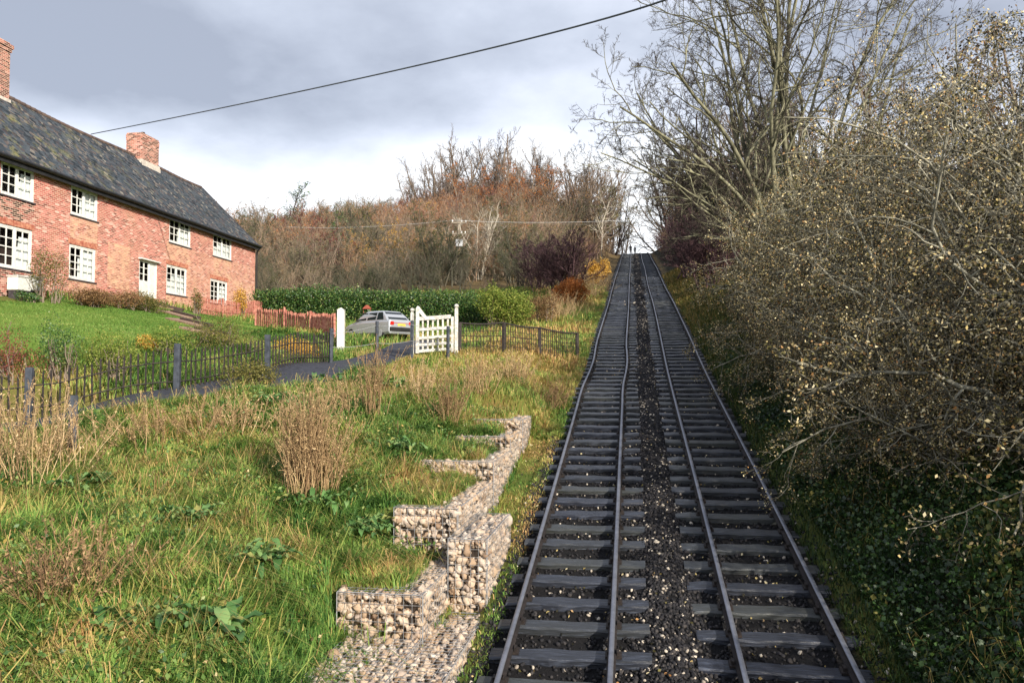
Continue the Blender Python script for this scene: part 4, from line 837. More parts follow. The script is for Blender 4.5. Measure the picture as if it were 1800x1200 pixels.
def plant(seed, st, d, L, rad, levels, leaf=None, K0=9, wig0=.10, trop0=(0, 0, 1), tw0=.04, split=1, sides=6):
    """levels: dicts n, t0, t1, ang, asd, ratio, K, wig, trop, tw. Returns (trunk, twigs, leaves) as (V, Q) plus leaf count."""
    r = np.random.default_rng(seed); st = np.asarray(st, float); d = np.asarray(d, float); L = np.asarray(L, float); rad = np.asarray(rad, float)
    pts = grow(st, d, L, K0, wig0, trop0, tw0, r); r1 = rad * .35
    tr = [tubes(pts, rad, r1, sides)]; tw = []; last = pts
    for i, lv in enumerate(levels):
        s_, dd, l, rr = spawn(pts, L, rad, r1, lv['n'], lv.get('t0', .25), lv.get('t1', 1), lv.get('ang', .7), lv.get('asd', .2), lv.get('ratio', .55), r, lv.get('taper', .5))
        rr = np.maximum(rr, lv.get('rmin', .004)); pts = grow(s_, dd, l, lv.get('K', 5), lv.get('wig', .18), lv.get('trop', (0, 0, 1)), lv.get('tw', .08), r)
        L, rad, r1 = l, rr, rr * lv.get('end', .4); r1 = np.maximum(r1, lv.get('rmin', .004) * .7)
        (tr if i < split else tw).append(tubes(pts, rad, r1, max(3, sides - 1 - i))); last = pts
    lf = None
    if leaf:
        N, K, _ = last.shape; m_ = leaf['n']; f = r.random((N, m_)) ** .8 * (K - 1); i = np.clip(f.astype(int), 0, K - 2); u = (f - i)[..., None]; a = np.arange(N)[:, None]
        pp = (last[a, i] * (1 - u) + last[a, i + 1] * u).reshape(-1, 3); pp = pp[r.random(len(pp)) < leaf.get('keep', 1)]
        pp = pp + r.normal(0, leaf.get('sd', .03), pp.shape); lf = leaves(pp, leaf['size'], r, leaf.get('up', .2), leaf.get('asp', .6))
    return cat_(tr), cat_(tw), lf
def tint_for(n4, r, per=4, lo=0, hi=1): return np.repeat(lo + (hi - lo) * r.random(n4 // per), per)
def plant_meshes(name, pl, seed):
    """trunk mesh and crown mesh (twigs + leaves, two material slots)"""
    r = np.random.default_rng(seed); (tv_, tq_), (wv, wq), lf = pl
    a = np_mesh(name + ' trunk', tv_, tq_, smooth=True)
    if lf is None: b = np_mesh(name + ' crown', wv, wq, smooth=True)
    else:
        V, Q = cat_([(wv, wq), lf]); b = np_mesh(name + ' crown', V, Q, attrs=dict(tint=np.r_[np.zeros(len(wv)), tint_for(len(lf[0]), r)]), smooth=False)
        mi = np.zeros(len(Q), np.int32); mi[len(wq):] = 1; b.polygons.foreach_set('material_index', mi)
    return a, b
def set_plant(name, meshes, loc, rz, sc, label, cat, group=None, parts=('trunk', 'crown'), mats=None):
    e = empty(name, loc, rz, label, cat, group); e.scale = (sc,) * 3 if np.isscalar(sc) else sc
    for me, pn in zip(meshes, parts):
        o = bpy.data.objects.new(pn, me); COL.objects.link(o); o.parent = e
        if mats:
            for i, mm in enumerate(mats[parts.index(pn)]): o.material_slots[i].link = 'OBJECT'; o.material_slots[i].material = mm
    return e
# bark and leaf colours
def bark(name, a, b, sc=5):
    m = Mt(name); v = m.co('Object', (1, 1, .35)); f = m.noise(sc, 6, v, .65); m.set(base=m.ramp(f, [(.35, a), (.65, b)]), rough=.9, spec=.2); m.bump(m.noise(sc * 6, 4, v), .6, .03); return m.m
B_ASH = bark('grey green ash bark', srgb(62, 60, 48), srgb(148, 146, 120), 2.2); B_ASHT = bark('dark ash twigs', srgb(50, 45, 43), srgb(84, 77, 70)); B_TWIG = bark('dun twigs', srgb(92, 82, 74), srgb(136, 122, 108), 3); B_BRIAR = bark('brown briar twigs', srgb(38, 36, 34), srgb(112, 106, 94), 3)
B_HAW = bark('lichened hawthorn bark', srgb(84, 82, 72), srgb(172, 168, 150), 4); B_DARK = bark('dark wet bark', srgb(44, 38, 38), srgb(78, 68, 64)); B_BIRCH = bark('pale bark', srgb(150, 142, 128), srgb(200, 192, 178), 7)
B_PUR = bark('purple brown twigs', srgb(62, 44, 50), srgb(100, 78, 80), 3)
L_HAW = leafy('thin yellowing leaves', [(0, srgb(30, 31, 24)), (.38, srgb(60, 57, 42)), (.58, srgb(122, 116, 68)), (.72, srgb(210, 188, 130)), (.80, srgb(166, 118, 70)), (.88, srgb(222, 206, 160)), (1, srgb(236, 224, 186))])  # near-black and palest tints imitate shaded gaps and sunlit sparkle
L_ORANGE = leafy('russet leaves', [(0, srgb(110, 62, 28)), (.4, srgb(168, 100, 46)), (.75, srgb(198, 134, 74)), (1, srgb(150, 82, 40))]); L_BROWN = leafy('withered brown leaves', [(0, srgb(78, 58, 40)), (.5, srgb(124, 94, 62)), (1, srgb(160, 130, 92))])
L_OLIVE = leafy('olive leaves', [(0, srgb(58, 64, 30)), (.5, srgb(96, 96, 48)), (1, srgb(140, 130, 70))]); L_GREEN = leafy('evergreen leaves', [(0, srgb(22, 46, 20)), (.5, srgb(50, 86, 36)), (.85, srgb(88, 122, 56)), (1, srgb(150, 160, 90))], .45, .15, .5)
L_RED = leafy('dull red leaves', [(0, srgb(92, 44, 44)), (.6, srgb(134, 72, 62)), (1, srgb(160, 100, 80))]); L_YEL = leafy('golden leaves', [(0, srgb(150, 110, 40)), (.6, srgb(206, 160, 64)), (1, srgb(226, 190, 110))])
L_IVY = leafy('ivy leaves', [(0, srgb(18, 36, 18)), (.4, srgb(40, 66, 32)), (.75, srgb(74, 102, 48)), (.92, srgb(124, 118, 60)), (1, srgb(196, 180, 100))], .42, .12, .5)
# ------------------------------------------------------------------ the big bare tree on the right bank
tb = P(1392, 395, 40.0); tb[2] = G(tb[0], tb[1])
tips = [(1085, 205, 36), (1110, 60, 38), (1180, -60, 42), (1245, -140, 37), (1310, -220, 41), (1360, -260, 36), (1420, -260, 44), (1470, -230, 38), (1545, -160, 41), (1635, -80, 37), (1700, 10, 42), (1150, 300, 34), (1290, -40, 34), (1500, -60, 46), (1240, 170, 45), (1075, 140, 39), (1140, 120, 42), (1085, 95, 37), (1120, 255, 36), (1180, 190, 42), (1230, 40, 36), (1095, 0, 37), (1150, -70, 41), (1190, 40, 39), (1070, 100, 41)]
tp = np.array([P(*t) for t in tips]) - tb; Lt = np.linalg.norm(tp, axis=1) * np.where(np.array([t[0] for t in tips]) < 1200, .84, 1.0); r = np.random.default_rng(2)
st0 = np.stack([r.normal(0, .35, len(tp)), r.normal(0, .35, len(tp)), np.full(len(tp), -.3)], 1); dd = nrm(tp - st0); dd[:, 2] += .10
big = plant(21, st0, dd, Lt, .068 + .045 * r.random(len(tp)) + .04 * (Lt > 13), [dict(n=7, t0=.30, ang=.70, asd=.2, ratio=.42, K=9, wig=.16, tw=.03), dict(n=6, t0=.15, ang=.8, ratio=.52, K=7, wig=.2, tw=.05), dict(n=5, t0=.1, ang=.8, ratio=.55, K=5, wig=.22, tw=.08, rmin=.008), dict(n=7, t0=.1, ang=.75, ratio=.55, K=4, wig=.22, tw=.10, rmin=.007)], None, K0=14, wig0=.075, tw0=-.012, split=2, sides=8)
a, b = plant_meshes('big bare tree', big, 1); a.materials.append(B_ASH); b.materials.append(B_ASHT)
set_plant('bare_tree', (a, b), tb, 0, 1, 'tall many-stemmed bare tree fanning out above the right bank, branches past the top edge', 'tree')
# ------------------------------------------------------------------ right bank thicket
def bush_var(seed, n, H, spread, lf, keep, lsize=.057):
    r = np.random.default_rng(seed); st = np.stack([r.normal(0, .45, n), r.normal(0, .45, n), np.full(n, -.2)], 1); az = r.uniform(0, 6.283, n); ti = r.uniform(.1, spread, n)
    d = np.stack([np.sin(ti) * np.cos(az), np.sin(ti) * np.sin(az), np.cos(ti)], 1)
    return plant(seed, st, d, H * r.uniform(.65, 1.05, n), r.uniform(.025, .055, n), [dict(n=8, t0=.12, ang=.95, asd=.35, ratio=.52, K=7, wig=.26, trop=(0, 0, -1), tw=.05), dict(n=6, t0=.1, ang=.9, asd=.35, ratio=.55, K=6, wig=.30, trop=(0, 0, -1), tw=.05, rmin=.006), dict(n=4, t0=.1, ang=.9, asd=.3, ratio=.52, K=4, wig=.28, tw=.0, rmin=.0045)],
                 dict(n=lf, size=lsize, keep=keep, sd=.07), K0=12, wig0=.22, trop0=(0, 0, -1), tw0=.04, split=2, sides=5)
BV = []
for k, (n, H, sp_, lf, keep) in enumerate(((21, 6.2, .8, 9, .9), (20, 5.4, .9, 9, .9), (21, 6.8, .7, 6, .85), (19, 4.6, 1.0, 10, .9))):
    a, b = plant_meshes('thicket %d' % k, bush_var(70 + k, n, H, sp_, lf, keep), 80 + k); a.materials.append(B_HAW); b.materials.append(B_BRIAR); b.materials.append(L_HAW); BV.append((a, b))
TH = [(6.6, 12.4, 3, 1.15, 2.6, 'tangled thorn bush hanging over the ivy at the near right edge'), (7.6, 14.6, 2, 1.12, 2.0, 'tall thorn bush at the right edge reaching towards the sky, with reddish leaves'), (5.6, 16.2, 1, .9, 4.0, 'low spreading thorn bush with pale crooked boughs over the ivy bank'),
      (8.2, 19.0, 2, 1.22, 1.1, 'tallest leafy thorn bush, dense against the sky at the right'), (5.7, 20.6, 3, 1.0, 5.2, 'speckled thorn bush whose lower boughs dip to the ivy beside the rail'), (7.9, 24.5, 0, 1.12, 3.3, 'yellow-leaved thorn bush standing before the stems of the bare tree'),
      (5.5, 25.6, 1, .95, .6, 'thorn bush with many pale dry leaves close to the track edge'), (6.2, 31.0, 3, 1.1, 2.4, 'golden brown bush just below the foot of the bare tree'), (9.0, 30.0, 2, 1.2, 5.0, 'twiggy bush with few leaves behind the yellow-leaved one'), (4.9, 14.6, 3, .72, 1.4, 'small low thorn bush sprawling down the ivy towards the rail'), (4.6, 18.4, 1, .62, 3.9, 'little thorn bush on the ivy slope under the pale crooked boughs'), (4.5, 23.2, 3, .66, .9, 'low dry-leaved bush at the very edge of the sleepers, halfway up'), (10.5, 17.5, 2, 1.25, .2, 'thorn tree at the far right with thin top twigs on the sky'),
      (10.8, 24.0, 0, 1.3, 2.9, 'thorn tree behind the tallest one, its crown showing between bare stems'), (5.6, 37.0, 1, .95, 1.7, 'low brown bush beside the purple shrub on the right bank'), (8.8, 38.0, 0, 1.0, 4.4, 'bush half hidden behind the trunk of the bare tree')]
for (x, y, v_, s_, rz, lab) in TH:
    set_plant('thorn_bush', BV[v_], (x, y, G(x, y)), rz, s_, lab, 'bush', 'thorn bushes on the right bank')
# unseen bushes added behind the footbridge to shade the foot of the incline
for i, (x, y, v_, s_) in enumerate(((4.8, 3.6, 3, .58), (6.4, 6.0, 1, .5), (4.9, .6, 1, .62), (5.2, -3.0, 3, .75), (4.4, -6.5, 1, .8), (3.4, -10.0, 3, .9), (6.6, -8.0, 0, .8), (8.0, 1.5, 0, .75), (9.5, 7.0, 2, .95))):
    set_plant('thorn_bush', BV[v_], (x, y, G(x, y)), i * 1.3, s_, 'unseen thorn bush added behind the footbridge to shade the track', 'bush', 'unseen shade bushes behind the footbridge')
# ------------------------------------------------------------------ wood variants for the hill
def tree_var(seed, H, kind, n2=5, n3=4):
    r = np.random.default_rng(seed)
    if kind == 'multi': n = 4; st = np.stack([r.normal(0, .3, n), r.normal(0, .3, n), np.full(n, -.4)], 1); az = r.uniform(0, 6.28, n); ti = r.uniform(.1, .5, n)
    elif kind == 'round': n = 7; st = np.stack([r.normal(0, .2, n), r.normal(0, .2, n), np.full(n, -.4)], 1); az = np.arange(n) * .9 + r.normal(0, .2, n); ti = r.uniform(.08, .85, n)
    else: n = 1; st = np.array([[0, 0, -.4]]); az = np.zeros(1); ti = np.array([.04])
    d = np.stack([np.sin(ti) * np.cos(az), np.sin(ti) * np.sin(az), np.cos(ti)], 1); L = H * r.uniform(.85, 1.0, n)
    n1 = 9 if n > 1 else 20
    return plant(seed, st, d, L, np.full(n, H * .013), [dict(n=n1, t0=.25, ang=.75, asd=.2, ratio=.42, K=5, wig=.16, tw=.10, taper=.6), dict(n=n2, t0=.2, ang=.7, ratio=.52, K=4, wig=.2, tw=.10, rmin=.014), dict(n=n3, t0=.15, ang=.65, ratio=.55, K=3, wig=.22, tw=.12, rmin=.011)],
                 dict(n=3, size=.16, keep=1, sd=.10) , K0=8, wig0=.08, split=1, sides=5)
TV = [plant_meshes('wood tree %d' % k, tree_var(300 + k, 10.0, kd), k) for k, kd in enumerate(('round', 'one', 'round', 'one', 'multi'))]
for a, b in TV: a.materials.append(B_TWIG); b.materials.append(B_TWIG); b.materials.append(L_BROWN)
TB = []
for k, kd in enumerate(('round', 'multi', 'round')):            # leafless ones
    p_ = tree_var(400 + k, 10.0, kd, 6, 5); t_ = plant_meshes('bare tree %d' % k, (p_[0], p_[1], None), k); t_[0].materials.append(B_TWIG); t_[1].materials.append(B_TWIG); TB.append(t_)
def mt(bk, lf=None): return [[bk], [bk] + ([lf] if lf else [])]
# (px, py of the foot, distance, height m, variant, materials, label)
def hill_tree(px, d, H, var, mats, label, cat='tree', group='trees on the wooded hillside', rz=None, name='hillside_tree', wide=1.0, sink=0.0):
    p = P(px, 450, d); z = G(p[0], p[1]) - sink; s_ = H / 10.0
    set_plant(name, var, (p[0], p[1], z), rng.uniform(0, 6.28) if rz is None else rz, (s_ * wide, s_ * wide, s_), label, cat, group, mats=mats)
HT = [(735, 165, 13, TB[0], mt(B_TWIG), 'thin bare tree on the skyline, first step up from the low part of the wood'), (790, 168, 16, TB[1], mt(B_TWIG), 'round-topped bare tree on the skyline above the electricity pole'), (812, 150, 17, TB[2], mt(B_TWIG), 'grey bare tree just in front of the round-topped one'), (890, 150, 17, TB[0], mt(B_TWIG), 'grey bare tree leaning into the dip of the skyline'), (1012, 150, 18, TB[0], mt(B_TWIG), 'fine-twigged bare tree between the two crowns nearest the railway gap'), (950, 156, 15, TB[1], mt(B_TWIG), 'slim bare tree on the skyline right of the dip'), (765, 158, 15, TB[2], mt(B_TWIG), 'bare tree at the shoulder where the skyline starts to rise'), (860, 165, 16.5, TB[2], mt(B_DARK), 'bare tree with a dense dark top beside the round-topped one on the skyline'),
      (920, 160, 13, TB[0], mt(B_TWIG), 'short bare tree in the dip of the skyline'), (985, 158, 18, TB[2], mt(B_DARK), 'bushy bare tree crowning the right half of the wood'), (1042, 150, 17.5, TB[1], mt(B_TWIG), 'wide bare tree on the skyline nearest the railway gap'),
      (830, 135, 12, TV[0], mt(B_TWIG, L_ORANGE), 'large russet tree below the round-topped bare tree'), (905, 130, 11.5, TV[2], mt(B_TWIG, L_ORANGE), 'bright orange-brown tree at the middle of the wood'), (965, 125, 12.5, TV[4], mt(B_TWIG, L_ORANGE), 'russet tree left of the railway, half way up the wood'), (1015, 118, 12, TV[0], mt(B_TWIG, L_BROWN), 'pinkish brown tree with pale stems close to the track'),
      (1058, 112, 11, TV[1], mt(B_BIRCH, L_OLIVE), 'olive tree leaning over the left rail near the crest'), (740, 128, 9, TV[3], mt(B_TWIG, L_YEL), 'small golden tree in the middle of the wood'), (700, 140, 9, TV[1], mt(B_TWIG, L_RED), 'dull red tree near the low skyline of the wood'),
      (505, 130, 13.5, TV[3], mt(B_DARK, L_GREEN), 'dark evergreen standing up alone on the skyline past the cottage gable'), (440, 120, 10, TB[1], mt(B_TWIG), 'small bare tree showing just over the cottage gable'), (575, 78, 5.5, TV[2], mt(B_PUR, L_RED), 'wine red bush over the green hedge'),
      (610, 92, 8, TV[1], mt(B_TWIG, L_GREEN), 'dark green bush deep in the lower wood'), (690, 82, 6, TV[0], mt(B_TWIG, L_YEL), 'yellowish bush in the lower wood behind the car'), (760, 80, 5.5, TV[2], mt(B_TWIG, L_OLIVE), 'olive bush left of the electricity pole'), (845, 84, 7.5, TB[2], mt(B_BIRCH), 'pale-stemmed bare sapling right of the electricity pole'),
      (880, 92, 8, TV[4], mt(B_TWIG, L_OLIVE), 'greenish tree behind the pale sapling'), (660, 110, 8, TV[3], mt(B_DARK, L_OLIVE), 'dark olive tree in the heart of the wood'), (540, 100, 8, TV[4], mt(B_PUR, L_RED), 'reddish tree just past the end of the cottage'), (1078, 125, 10, TV[2], mt(B_DARK, L_OLIVE), 'green-brown tree arching beside the railway gap')]
for t_ in HT: hill_tree(*t_)
def brush_var(seed, n=6, n1=8, n2=7, lf=4, rm=.02):
    r = np.random.default_rng(seed); st = np.stack([r.normal(0, .8, n), r.normal(0, .8, n), np.full(n, -.4)], 1); az = r.uniform(0, 6.28, n); ti = r.uniform(.05, .55, n)
    d = np.stack([np.sin(ti) * np.cos(az), np.sin(ti) * np.sin(az), np.cos(ti)], 1)
    return plant(seed, st, d, 10 * r.uniform(.7, 1.0, n), np.full(n, .10), [dict(n=n1, t0=.12, ang=.6, asd=.2, ratio=.45, K=4, wig=.16, tw=.10, rmin=rm * 1.5), dict(n=n2, t0=.15, ang=.6, ratio=.5, K=3, wig=.2, tw=.14, rmin=rm)] + ([dict(n=5, t0=.1, ang=.6, ratio=.5, K=3, wig=.2, tw=.1, rmin=rm)] if not lf else []), dict(n=lf, size=.20, keep=1, sd=.25) if lf else None, K0=5, wig0=.08, split=1, sides=4)
PB = []
for k in (0, 1):
    a, b = plant_meshes('leafless shrub %d' % k, brush_var(610 + k, 14, 9, 7, 0, .026), k); a.materials.append(B_PUR); b.materials.append(B_PUR); PB.append((a, b))
for (px, d, H, lab, w) in ((985, 58, 4.6, 'big purple-brown shrub left of the track below the wood', 1.5), (955, 63, 4.2, 'smaller purple-brown shrub beside the big one left of the track', 1.3), (1213, 62, 5.2, 'rounded purple twiggy shrub overhanging the right rail', 1.45), (1255, 50, 4.6, 'purple-grey shrub between the rounded one and the thorn bushes', 1.4)):
    hill_tree(px, d, H, PB[0 if px in (985, 1255) else 1], mt(B_PUR), lab, 'shrub', 'purple leafless shrubs by the track', name='leafless_shrub', wide=w)
for (x, y, H, v_, m_, lab) in ((5.5, 135, 13, TB[1], mt(B_DARK), 'dark-trunked bare tree against the bright gap at the top of the track'), (-4.5, 172, 8, TB[2], mt(B_PUR), 'faint bare tree beyond the crest behind the walkers'), (7.5, 118, 9, TV[0], mt(B_DARK, L_OLIVE), 'dark bush at the crest right of the walkers'), (9, 98, 11, TV[4], mt(B_TWIG, L_OLIVE), 'olive tree on the right bank near the crest'),
      (5.0, 100, 14, TB[0], mt(B_DARK), 'dark bare tree reaching over the right rail near the crest'), (6.5, 84, 13, TB[1], mt(B_TWIG), 'slender bare tree on the right edge of the sky gap'), (10, 74, 15, TB[0], mt(B_DARK), 'tall dark bare tree between the purple shrub and the many-stemmed tree'), (-6.0, 116, 13, TB[2], mt(B_TWIG), 'grey bare tree arching over the left rail near the crest'), (-2.3, 160, 10, TB[0], mt(B_TWIG), 'pale bare tree far beyond the crest, centred in the bright gap'), (-5, 154, 14, TB[1], mt(B_TWIG), 'pale bare tree beyond the crest at the left of the gap'), (6.5, 154, 15, TB[2], mt(B_TWIG), 'pale bare tree beyond the crest at the right of the gap'), (-6.5, 142, 15, TB[1], mt(B_TWIG), 'tall bare tree arching from the left over the summit of the track'), (8.2, 143, 15, TB[0], mt(B_TWIG), 'tall bare tree arching from the right over the summit of the track'), (6.5, 128, 12, TB[2], mt(B_TWIG), 'bare tree crowding the right side of the bright gap'), (-5.5, 130, 12, TB[0], mt(B_TWIG), 'bare tree crowding the left side of the bright gap'), (7.5, 78, 9.5, TV[2], mt(B_TWIG, L_BROWN), 'brown tree above the rounded purple shrub'), (13, 88, 15, TB[0], mt(B_TWIG), 'bare tree behind the olive one right of the track'), (12, 66, 13, TB[2], mt(B_TWIG), 'grey bare tree left of the many-stemmed one'), (17, 58, 14, TB[1], mt(B_TWIG), 'bare tree behind the many-stemmed one'), (15, 112, 15, TB[2], mt(B_TWIG), 'bare tree high on the right skyline near the crest'), (22, 48, 13, TV[0], mt(B_TWIG, L_BROWN), 'brown-leaved tree glimpsed behind the thorn thicket'), (11, 50, 8, TV[4], mt(B_TWIG, L_BROWN), 'brown thicket under the branches of the many-stemmed tree')):
    set_plant('bank_tree', v_, (x, y, G(x, y)), rng.uniform(0, 6), H / 10, lab, 'tree', 'trees along the upper incline', mats=m_)
# ------------------------------------------------------------------ the rest of the wood, one mass
r = np.random.default_rng(33); PL = []
for (x0, x1, y0, y1, n, hl, hh) in ((-52, -9, 57, 67, 80, 1.6, 3.2), (-62, -9, 66, 82, 130, 3.0, 6.0), (-66, -9, 80, 110, 210, 4.5, 7.5), (-80, -9, 108, 145, 230, 5.5, 8.5), (-100, -12, 142, 185, 190, 6.5, 9.5), (10, 45, 50, 150, 90, 5, 10), (-120, -58, 70, 180, 60, 7, 9), (-11, -5, 62, 135, 40, 2.0, 4.5), (4.6, 10, 62, 140, 45, 2.0, 5.5), (3.6, 8, 92, 146, 60, 1.2, 3.2), (-8, -3.8, 100, 146, 35, 1.2, 3.0)):
    for _ in range(n):
        x = r.uniform(x0, x1); y = r.uniform(y0, y1)
        if y > 120 and -1.5 - (y - 120) * .03 < x < 3 + (y - 120) * .03: continue
        PL.append((x, y, r.uniform(hl, hh)))
Vs = []; Qs = []; Ts = []; Ms = []; off = 0
src = [(tree_var(500, 10., 'multi'), 1), (tree_var(501, 10., 'one'), 1), (brush_var(502), 1), (brush_var(503), 1), (brush_var(504), 1)]
for (x, y, h) in PL:
    (tr_, tw_, lf_), hl_ = src[r.choice(5, p=[.12, .13, .25, .25, .25])]; s_ = h / 10; a = r.uniform(0, 6.28); ca, sa = math.cos(a), math.sin(a); w = r.uniform(1.0, 1.35)
    lfs = lf_ if r.random() < .75 else None
    u = .48 + .38 * float(vnoise(x, y, 14, 9)) + .25 * (y - 105) / 45 * (x > -50) - .12 * (x < -45) - .22 * (y < 92); pick = np.clip(u + r.normal(0, .24), 0, .999)
    for j, it in enumerate((tr_, tw_, lfs)):
        if it is None: continue
        v, q = it
        if j == 2: kp = r.random(len(q)) < r.choice([.25, .6, .9]); v = v.reshape(-1, 4, 3)[kp].reshape(-1, 3); q = np.arange(len(v)).reshape(-1, 4)
        V = v * np.array([s_ * w, s_ * w, s_]); V = np.stack([V[:, 0] * ca - V[:, 1] * sa + x, V[:, 0] * sa + V[:, 1] * ca + y, V[:, 2] + G(x, y)], 1)
        Vs.append(V); Qs.append(q + off); off += len(V); Ms.append(np.full(len(q), 0 if j < 2 else 1)); Ts.append(np.full(len(V), np.clip(pick + r.normal(0, .03), 0, 1)) if j < 2 else np.clip(pick + np.repeat(r.normal(0, .10, len(V) // 4), 4), 0, 1))
m = Mt('mixed twigs'); c = m.ramp(m.attr('tint'), [(0, srgb(84, 82, 70)), (.4, srgb(138, 122, 106)), (.7, srgb(150, 122, 100)), (1, srgb(112, 88, 86))]); m.set(base=c, rough=.9, spec=.2); M_TW = m.m
M_TL = leafy('mixed wood leaves', [(0, srgb(56, 72, 40)), (.2, srgb(96, 102, 62)), (.38, srgb(140, 126, 92)), (.55, srgb(166, 138, 102)), (.7, srgb(190, 134, 82)), (.85, srgb(172, 106, 64)), (1, srgb(112, 74, 64))])
me = np_mesh('hillside_wood', np.concatenate(Vs), np.concatenate(Qs), attrs=dict(tint=np.concatenate(Ts))); me.polygons.foreach_set('material_index', np.concatenate(Ms).astype(np.int32))
tag(link('hillside_wood', me, mats=[M_TW, M_TL]), 'dense mixed autumn wood covering the hillside beyond the hedge', 'wood', kind='stuff')
# ------------------------------------------------------------------ grass
def blades(x, y, h, w, lean, r, dirn=None, z=None):
    n = len(x); z = hgt(x, y) - .02 if z is None else z; az = r.uniform(0, 6.283, n) if dirn is None else dirn; l = np.stack([np.cos(az), np.sin(az), np.zeros(n)], 1); fa = az + 1.57 + r.normal(0, .6, n); sd = np.stack([np.cos(fa), np.sin(fa), np.zeros(n)], 1) * (w / 2)[:, None]
    b = np.stack([x, y, z], 1); up = np.array([0, 0, 1.0])
    m1 = b + up * (h * .55)[:, None] + l * (h * lean * .25)[:, None]; t = b + up * (h * np.maximum(.95 - lean * .45, .12))[:, None] + l * (h * lean * .75)[:, None]
    V = np.stack([b - sd, b + sd, m1 + sd * .8, m1 - sd * .8, t], 1).reshape(-1, 3); o = np.arange(n) * 5
    return V, np.stack([o, o + 1, o + 2, o + 3], 1), np.stack([o + 3, o + 2, o + 4], 1)
def in_view(x, y, z, mx=70, my=90):
    v = np.stack([x, y, z], 1) - CAM; d = v @ _f; px = 900 + FPX * (v @ _r) / d; py = 600 - FPX * (v @ _u) / d
    return (d > 2) & (px > -mx) & (px < 1800 + mx) & (py > -my) & (py < 1200 + my * 2)
GABX = [(a[3], a[4], a[0], a[1]) for a in GAB] + [(a[3], a[4], a[0], a[1]) for a in GLOW]
def off_stone(x, y):
    k = np.ones(len(x), bool)
    for (xl, xr, y0, y1) in GABX: k &= ~((x > xr - .3) & (x < xr + .03) & (y > y0 - .05) & (y < y1))
    return k
r = np.random.default_rng(90)
def scatter(n, x0, x1, y0, y1, pw=1.0):
    x = r.uniform(x0, x1, n); y = y0 + (y1 - y0) * r.random(n) ** pw; return x, y
G_STOPS = [(0, srgb(66, 104, 46)), (.25, srgb(108, 144, 64)), (.45, srgb(148, 170, 86)), (.58, srgb(178, 172, 96)), (.72, srgb(196, 170, 106)), (.85, srgb(214, 178, 124)), (1, srgb(168, 122, 78))]
M_GRASS = leafy('meadow grass', G_STOPS, .6, .3, .3)
def meadow(name, n, x0, x1, y0, y1, pw, hl, hh, ww, filt, lean=(.35, 1.3), shift=0.0, label=None):
    x, y = scatter(n, x0, x1, y0, y1, pw); k = filt(x, y) & in_view(x, y, hgt(x, y)) & off_stone(x, y); x, y = x[k], y[k]; n = len(x)
    dd_ = dead(x, y); cl = .5 + .5 * vnoise(x, y, .35, 12); h = r.uniform(hl, hh, n) * (.55 + .75 * cl); tuft = vnoise(x, y, .30, 13) * 5 + vnoise(x, y, .8, 14) * 3
    V, q, t = blades(x, y, h, ww * r.uniform(.6, 1.4, n), r.uniform(lean[0], lean[1], n), r, tuft + r.normal(0, .7, n))
    tint = np.clip(dd_ * .62 + r.normal(0, .13, n) + (r.random(n) < .07) * .35 + shift, 0, 1)
    tag(link(name, np_mesh(name, V, q, t, dict(tint=np.repeat(tint, 5))), mats=[M_GRASS]), label, 'grass', kind='stuff')
bank = lambda x, y: (x < -2.3) & (lane_dist(x, y) > 1.1) & ~inside(LAWN, x, y) & (x < np.interp(y, [0, 20, 22, 60], [-3.0, -3.0, -2.62, -2.62]))
meadow('grass', 270000, -11, -2.6, 5.2, 17.5, 1.15, .14, .34, .013, bank)
meadow('grass', 90000, -16, -2.6, 16.5, 30, 1.0, .16, .42, .018, bank, shift=.05)
meadow('grass', 60000, -30, -2.6, 29, 66, 1.3, .2, .6, .035, bank, shift=.16)
meadow('grass', 9000, -3.05, -2.22, 6, 20, 1.1, .05, .15, .012, lambda x, y: off_stone(x, y), shift=.2)
meadow('grass', 26000, -3.05, -2.22, 20, 60, 1.4, .1, .28, .016, lambda x, y: off_stone(x, y))
meadow('straw_grass', 19000, -12, -2.7, 5.5, 24, 1.2, .35, .75, .010, bank, (1.0, 2.0), .32)
x, y = scatter(26000, -12, -2.8, 5.4, 24, 1.2); k = bank(x, y) & in_view(x, y, hgt(x, y)) & off_stone(x, y) & (vnoise(x, y, .9, 31) > .05); x, y = x[k], y[k]
V, q = leaves(np.stack([x, y, hgt(x, y) + r.uniform(.08, .30, len(x))], 1), .065, r, .8, .6)
M_WEED = leafy('low weed leaves', [(0, srgb(40, 72, 34)), (.5, srgb(84, 118, 58)), (.85, srgb(130, 150, 84)), (1, srgb(176, 150, 84))], .5, .25, .4)
tag(link('weeds', np_mesh('weeds', V, q, None, dict(tint=tint_for(len(V), r))), mats=[M_WEED]), 'low green weeds growing through the bank grass', 'weeds', kind='stuff')
M_LAWNG = leafy('mown grass', [(0, srgb(70, 108, 40)), (.5, srgb(102, 138, 58)), (.85, srgb(136, 158, 84)), (1, srgb(158, 160, 90))], .6, .3, .3)
x, y = scatter(150000, -27, -7, 15, 45); k = inside(LAWN, x, y) & in_view(x, y, hgt(x, y)); x, y = x[k], y[k]
V, q, t = blades(x, y, r.uniform(.04, .10, len(x)), np.full(len(x), .022), r.uniform(.2, 1.2, len(x)), r); tag(link('lawn', np_mesh('lawn', V, q, t, dict(tint=np.repeat(np.clip(.45 + .35 * vnoise(x, y, 1.6, 41) + .2 * vnoise(x, y, .5, 42) + r.normal(0, .2, len(x)), 0, 1), 5))), mats=[M_LAWNG]), kind='stuff')
